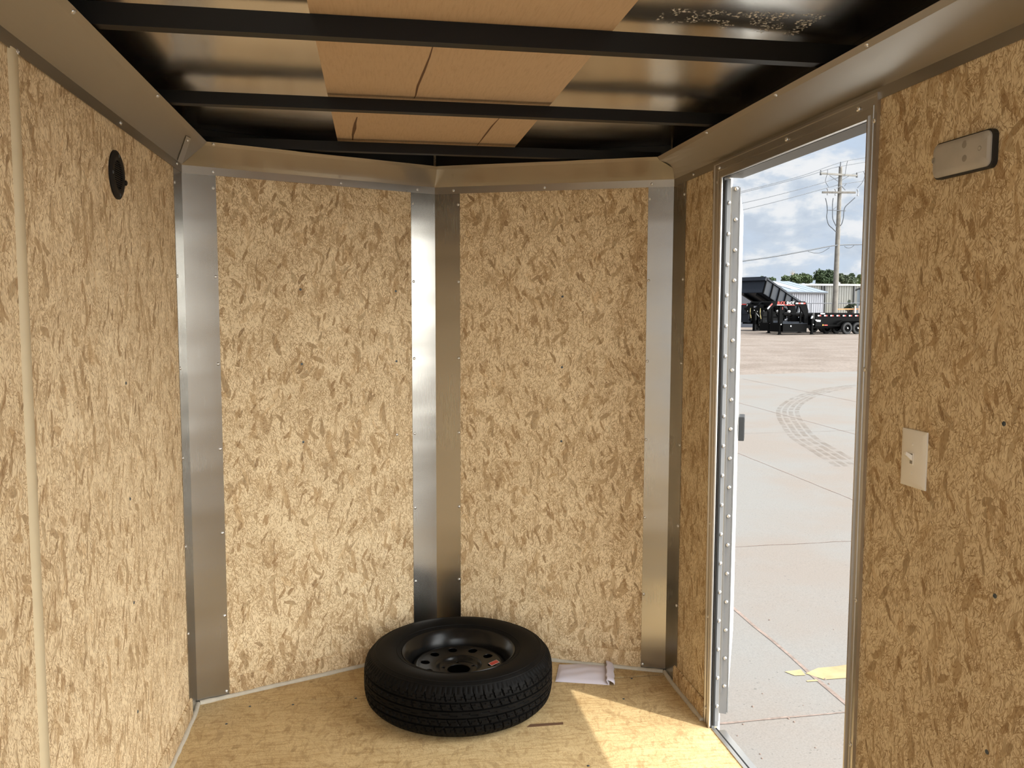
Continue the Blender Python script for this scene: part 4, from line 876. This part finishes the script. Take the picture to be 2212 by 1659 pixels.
def curve(pts, k=6):
    R = []
    for i in range(len(pts)-1):
        p0, p1, p2, p3 = [Vector(pts[max(0, min(len(pts)-1, j))]) for j in (i-1, i, i+1, i+2)]
        R += [0.5*((2*p1)+(p2-p0)*t+(2*p0-5*p1+4*p2-p3)*t*t+(3*p1-p0-3*p2+p3)*t**3) for t in [q/k for q in range(k)]]
    return R+[Vector(pts[-1])]
part(upole, 'crossarm', 'arm', lambda b: b.beam(ptp(1772, 374.5), ptp(1852, 379.5), .13, .13))
part(upole, 'crossarm', 'pole', lambda b: b.beam(ptp(1776, 415.5), ptp(1848, 416), .13, .14))
part(upole, 'brace', 'galv', lambda b: b.beam(ptp(1792, 379), ptp(1810, 391.5), .04, .04).beam(ptp(1834, 380), ptp(1819, 389), .04, .04).beam(ptp(1808, 407), ptp(1817, 400), .05, .05).beam(ptp(1826, 411), ptp(1818, 402), .05, .05))
part(upole, 'bracket', 'galv', lambda b: b.beam(ptp(1788, 454), ptp(1827, 455.5), .05, .05).beam(ptp(1799, 453), ptp(1808, 446), .04, .04))
part(upole, 'top_pin', 'galv', lambda b: b.tube([ptp(1815, 362), ptp(1816.5, 350)], .05, 8))
for px, py in ((1773, 374), (1851, 379)): part(upole, 'insulator', 'dkline', lambda b: b.tube([ptp(px, py+4), ptp(px, py-6)], [.08, .05], 10))
for px, py in ((1787, 413), (1804, 414), (1852, 415)): part(upole, 'cutout', 'insul', lambda b: b.tube([ptp(px, py-6), ptp(px+2, py), ptp(px+.5, py+8)], [.07, .05, .07], 8))
CB = [[(1783, 428), (1786, 440), (1787, 455), (1786, 470), (1790, 485), (1799, 494), (1806, 501)], [(1800, 428), (1798.5, 440), (1798.5, 455), (1799, 472), (1804, 484), (1807, 490)], [(1847, 427), (1836, 437), (1826, 447), (1823, 458), (1822, 470), (1819, 482), (1815, 488)]]
for c in CB: part(upole, 'cable', 'wire', lambda b: b.tube(curve([ptp(*q, 65.6) for q in c]), .035, 6))
for c in ([(1788, 366), (1787, 376), (1783, 390), (1786, 398), (1790, 404)], [(1831, 348), (1828, 360), (1826, 375), (1824, 378)], [(1865, 370), (1868, 380), (1862, 395), (1852, 406)], [(1828, 397), (1824, 402)]): part(upole, 'jumper', 'wire', lambda b: b.tube(curve([ptp(*q, 65.6) for q in c]), .02, 6))
WL = ['topmost overhead wire crossing at the pole tip', 'overhead wire just below the topmost one', 'overhead wire meeting the upper crossarm', 'overhead wire meeting the lower crossarm from the left', 'thick low overhead cable halfway down the pole']
for lab, pts, r in zip(WL, ([(1500, 438), (1660, 399), (1740, 377), (1816, 351), (1878, 339), (2050, 308)], [(1500, 441), (1660, 402), (1740, 381), (1788, 366), (1810, 360.5), (1878, 348.5), (2050, 318)], [(1500, 461), (1660, 426), (1770, 397), (1810, 384), (1851, 374), (1878, 367.5), (2050, 335)], [(1500, 477), (1660, 440), (1790, 405), (1820, 397.5), (1878, 389), (2050, 362)], [(1500, 578), (1660, 556), (1740, 542), (1806, 530), (1870, 528), (2050, 524)]), (.025, .025, .025, .025, .05)):
    b = MB(); b.tube(curve([at(px, py, 66.2+(px-1816)*.05) for px, py in pts]), r, 6); tag(b.build('overhead_wire', 'wire'), lab, 'wire', 'overhead wires')
for lab, c in (('small drooping wire loop left of the pole below the thick cable', [(1745, 543), (1760, 546.5), (1775, 545), (1792, 535)]), ('small drooping wire loop right of the pole below the thick cable', [(1824, 532), (1830, 535.5), (1838, 535), (1845, 530)])):
    b = MB(); b.tube(curve([at(px, py, 66.0) for px, py in c]), .02, 6); tag(b.build('wire_loop', 'wire'), lab, 'wire', 'overhead wires')
bar = tag(empty('board_barrier', (0, 0, 0)), 'orange board on pale stakes behind the grey fence', 'barrier')
part(bar, 'rail', 'wood_o', lambda b: b.beam(at(1806, 668, 76), at(1858, 667.5, 76), .05, .11))
for px in (1847.5, 1856.5, 1865):
    q = at(px, 660.5, 75.8); part(bar, 'stake', 'stake', lambda b: b.box((q.x-.06, q.y-.05, gz(q.x, q.y)), (q.x+.06, q.y+.05, q.z)))

# ------------------------------------------------------------------ outside: trees
def leafmat(name, c):
    m = mat(name, c, 0.7, noise=(0.9, 0.35)); return m
M['leaf1'] = leafmat('dark_green_leaves', (0.033, 0.055, 0.02)); M['leaf2'] = leafmat('mid_green_leaves', (0.055, 0.08, 0.03)); M['leaf3'] = leafmat('yellow_green_leaves', (0.085, 0.115, 0.036)); M['leaf4'] = leafmat('sage_leaves', (0.085, 0.105, 0.065)); M['trunk'] = mat('grey_bark', (0.10, 0.08, 0.06), 0.9, noise=(5, 0.3)); M['twig'] = mat('dry_twigs', (0.28, 0.24, 0.20), 0.9)
def tree(name, label, blobs, m, d, seed, nleaf=1500, ls=0.30, group='trees behind the buildings', cat='tree', trunk=True):
    rr = random.Random(seed); px0, py0 = blobs[0][0], blobs[0][1]; k = d/FPX
    c0 = at(px0, py0, d); g0 = gz(c0.x, c0.y); t = tag(empty(name, (c0.x, c0.y, g0)), label, cat, group)
    b = MB()
    for px, py, rpx, sq in blobs:
        c = at(px, py, d)-Vector((c0.x, c0.y, g0)); R = rpx*k
        for i in range(int(2.4*nleaf*rpx*rpx/sum(q[2]**2 for q in blobs))):
            v = Vector((rr.gauss(0, 1), rr.gauss(0, 1), rr.gauss(0, 1))).normalized()*R*rr.uniform(0.25, 1.0)**0.45
            v *= 1+0.22*math.sin(v.x*5/R+seed)*math.cos(v.z*6/R); v.z *= sq
            a = Vector((rr.gauss(0, 1), rr.gauss(0, 1), rr.gauss(0, 1))).normalized(); e = a.cross(Vector((rr.gauss(0, 1), rr.gauss(0, 1), rr.gauss(0, 1)))).normalized(); s_ = ls*rr.uniform(.6, 1.2)
            p = c+v; b.add([p-a*s_/2, p+e*s_*.32, p+a*s_/2, p-e*s_*.32], [(0, 1, 2, 3)])
    b.build('crown', m, t)
    if trunk:
        hz = c0.z-g0; part(t, 'trunk', 'trunk', lambda q: (q.tube([(0, 0, 0), (0.05, 0, hz*.5), (0, .05, hz)], [.28*d/100, .2*d/100, .1*d/100], 8), [q.tube([(0, 0, hz*.45), tuple((at(x, y, d)-Vector((c0.x, c0.y, g0)))*.95)], [.14*d/100, .05*d/100], 6) for x, y, r, s_ in blobs[1:]]))
    return t
tree('tree', 'dark bushy tree peeking over the raised dump bed', [(1655, 612, 13, .8), (1667, 606, 9, .7), (1645, 606, 10, .8)], 'leaf1', 118, 1, 900)
t1 = tree('tree', 'mid green tree with bare twigs rising above the shed roof', [(1720, 604, 14, .8), (1697, 603, 9, .8), (1744, 603, 11, .9), (1734, 598, 9, .8)], 'leaf2', 120, 2, 1500)
c1 = at(1712, 594, 119.5); rr = random.Random(5); part(t1, 'bare_twigs', 'twig', lambda b: [b.tube([c1-t1.location, at(1712+dx, 594-dy, 119.5)-t1.location], [.06, .015], 5) for dx, dy in ((-3, 9), (0, 12), (4, 10), (7, 7), (-6, 6))])
tree('tree', 'large dark green tree left of the utility pole', [(1772, 596, 15, .9), (1790, 594, 13, .9), (1778, 608, 16, .7), (1797, 606, 12, .9)], 'leaf1', 125, 3, 2200)
tree('tree', 'grey-green tree just right of the utility pole', [(1825, 604, 13, .8), (1815, 598, 9, .9), (1840, 606, 11, .8)], 'leaf4', 128, 4, 1400)
tree('tree', 'small dark round tree above the warehouse roof', [(1840, 595, 6, .8), (1836, 602, 7, .8)], 'leaf1', 135, 5, 500)
tree('tree', 'yellow-green tree against the right door jamb', [(1864, 603, 15, .8), (1882, 600, 16, .9), (1850, 608, 9, .8)], 'leaf3', 136, 6, 1700)
tree('shrub', 'pale green shrub growing against the grey warehouse wall', [(1836, 664, 8, .7), (1844, 662, 7, .8), (1829, 666, 5, .7), (1834, 653, 3, 1.6)], 'leaf4', 98, 7, 700, .22, None, 'shrub', True)
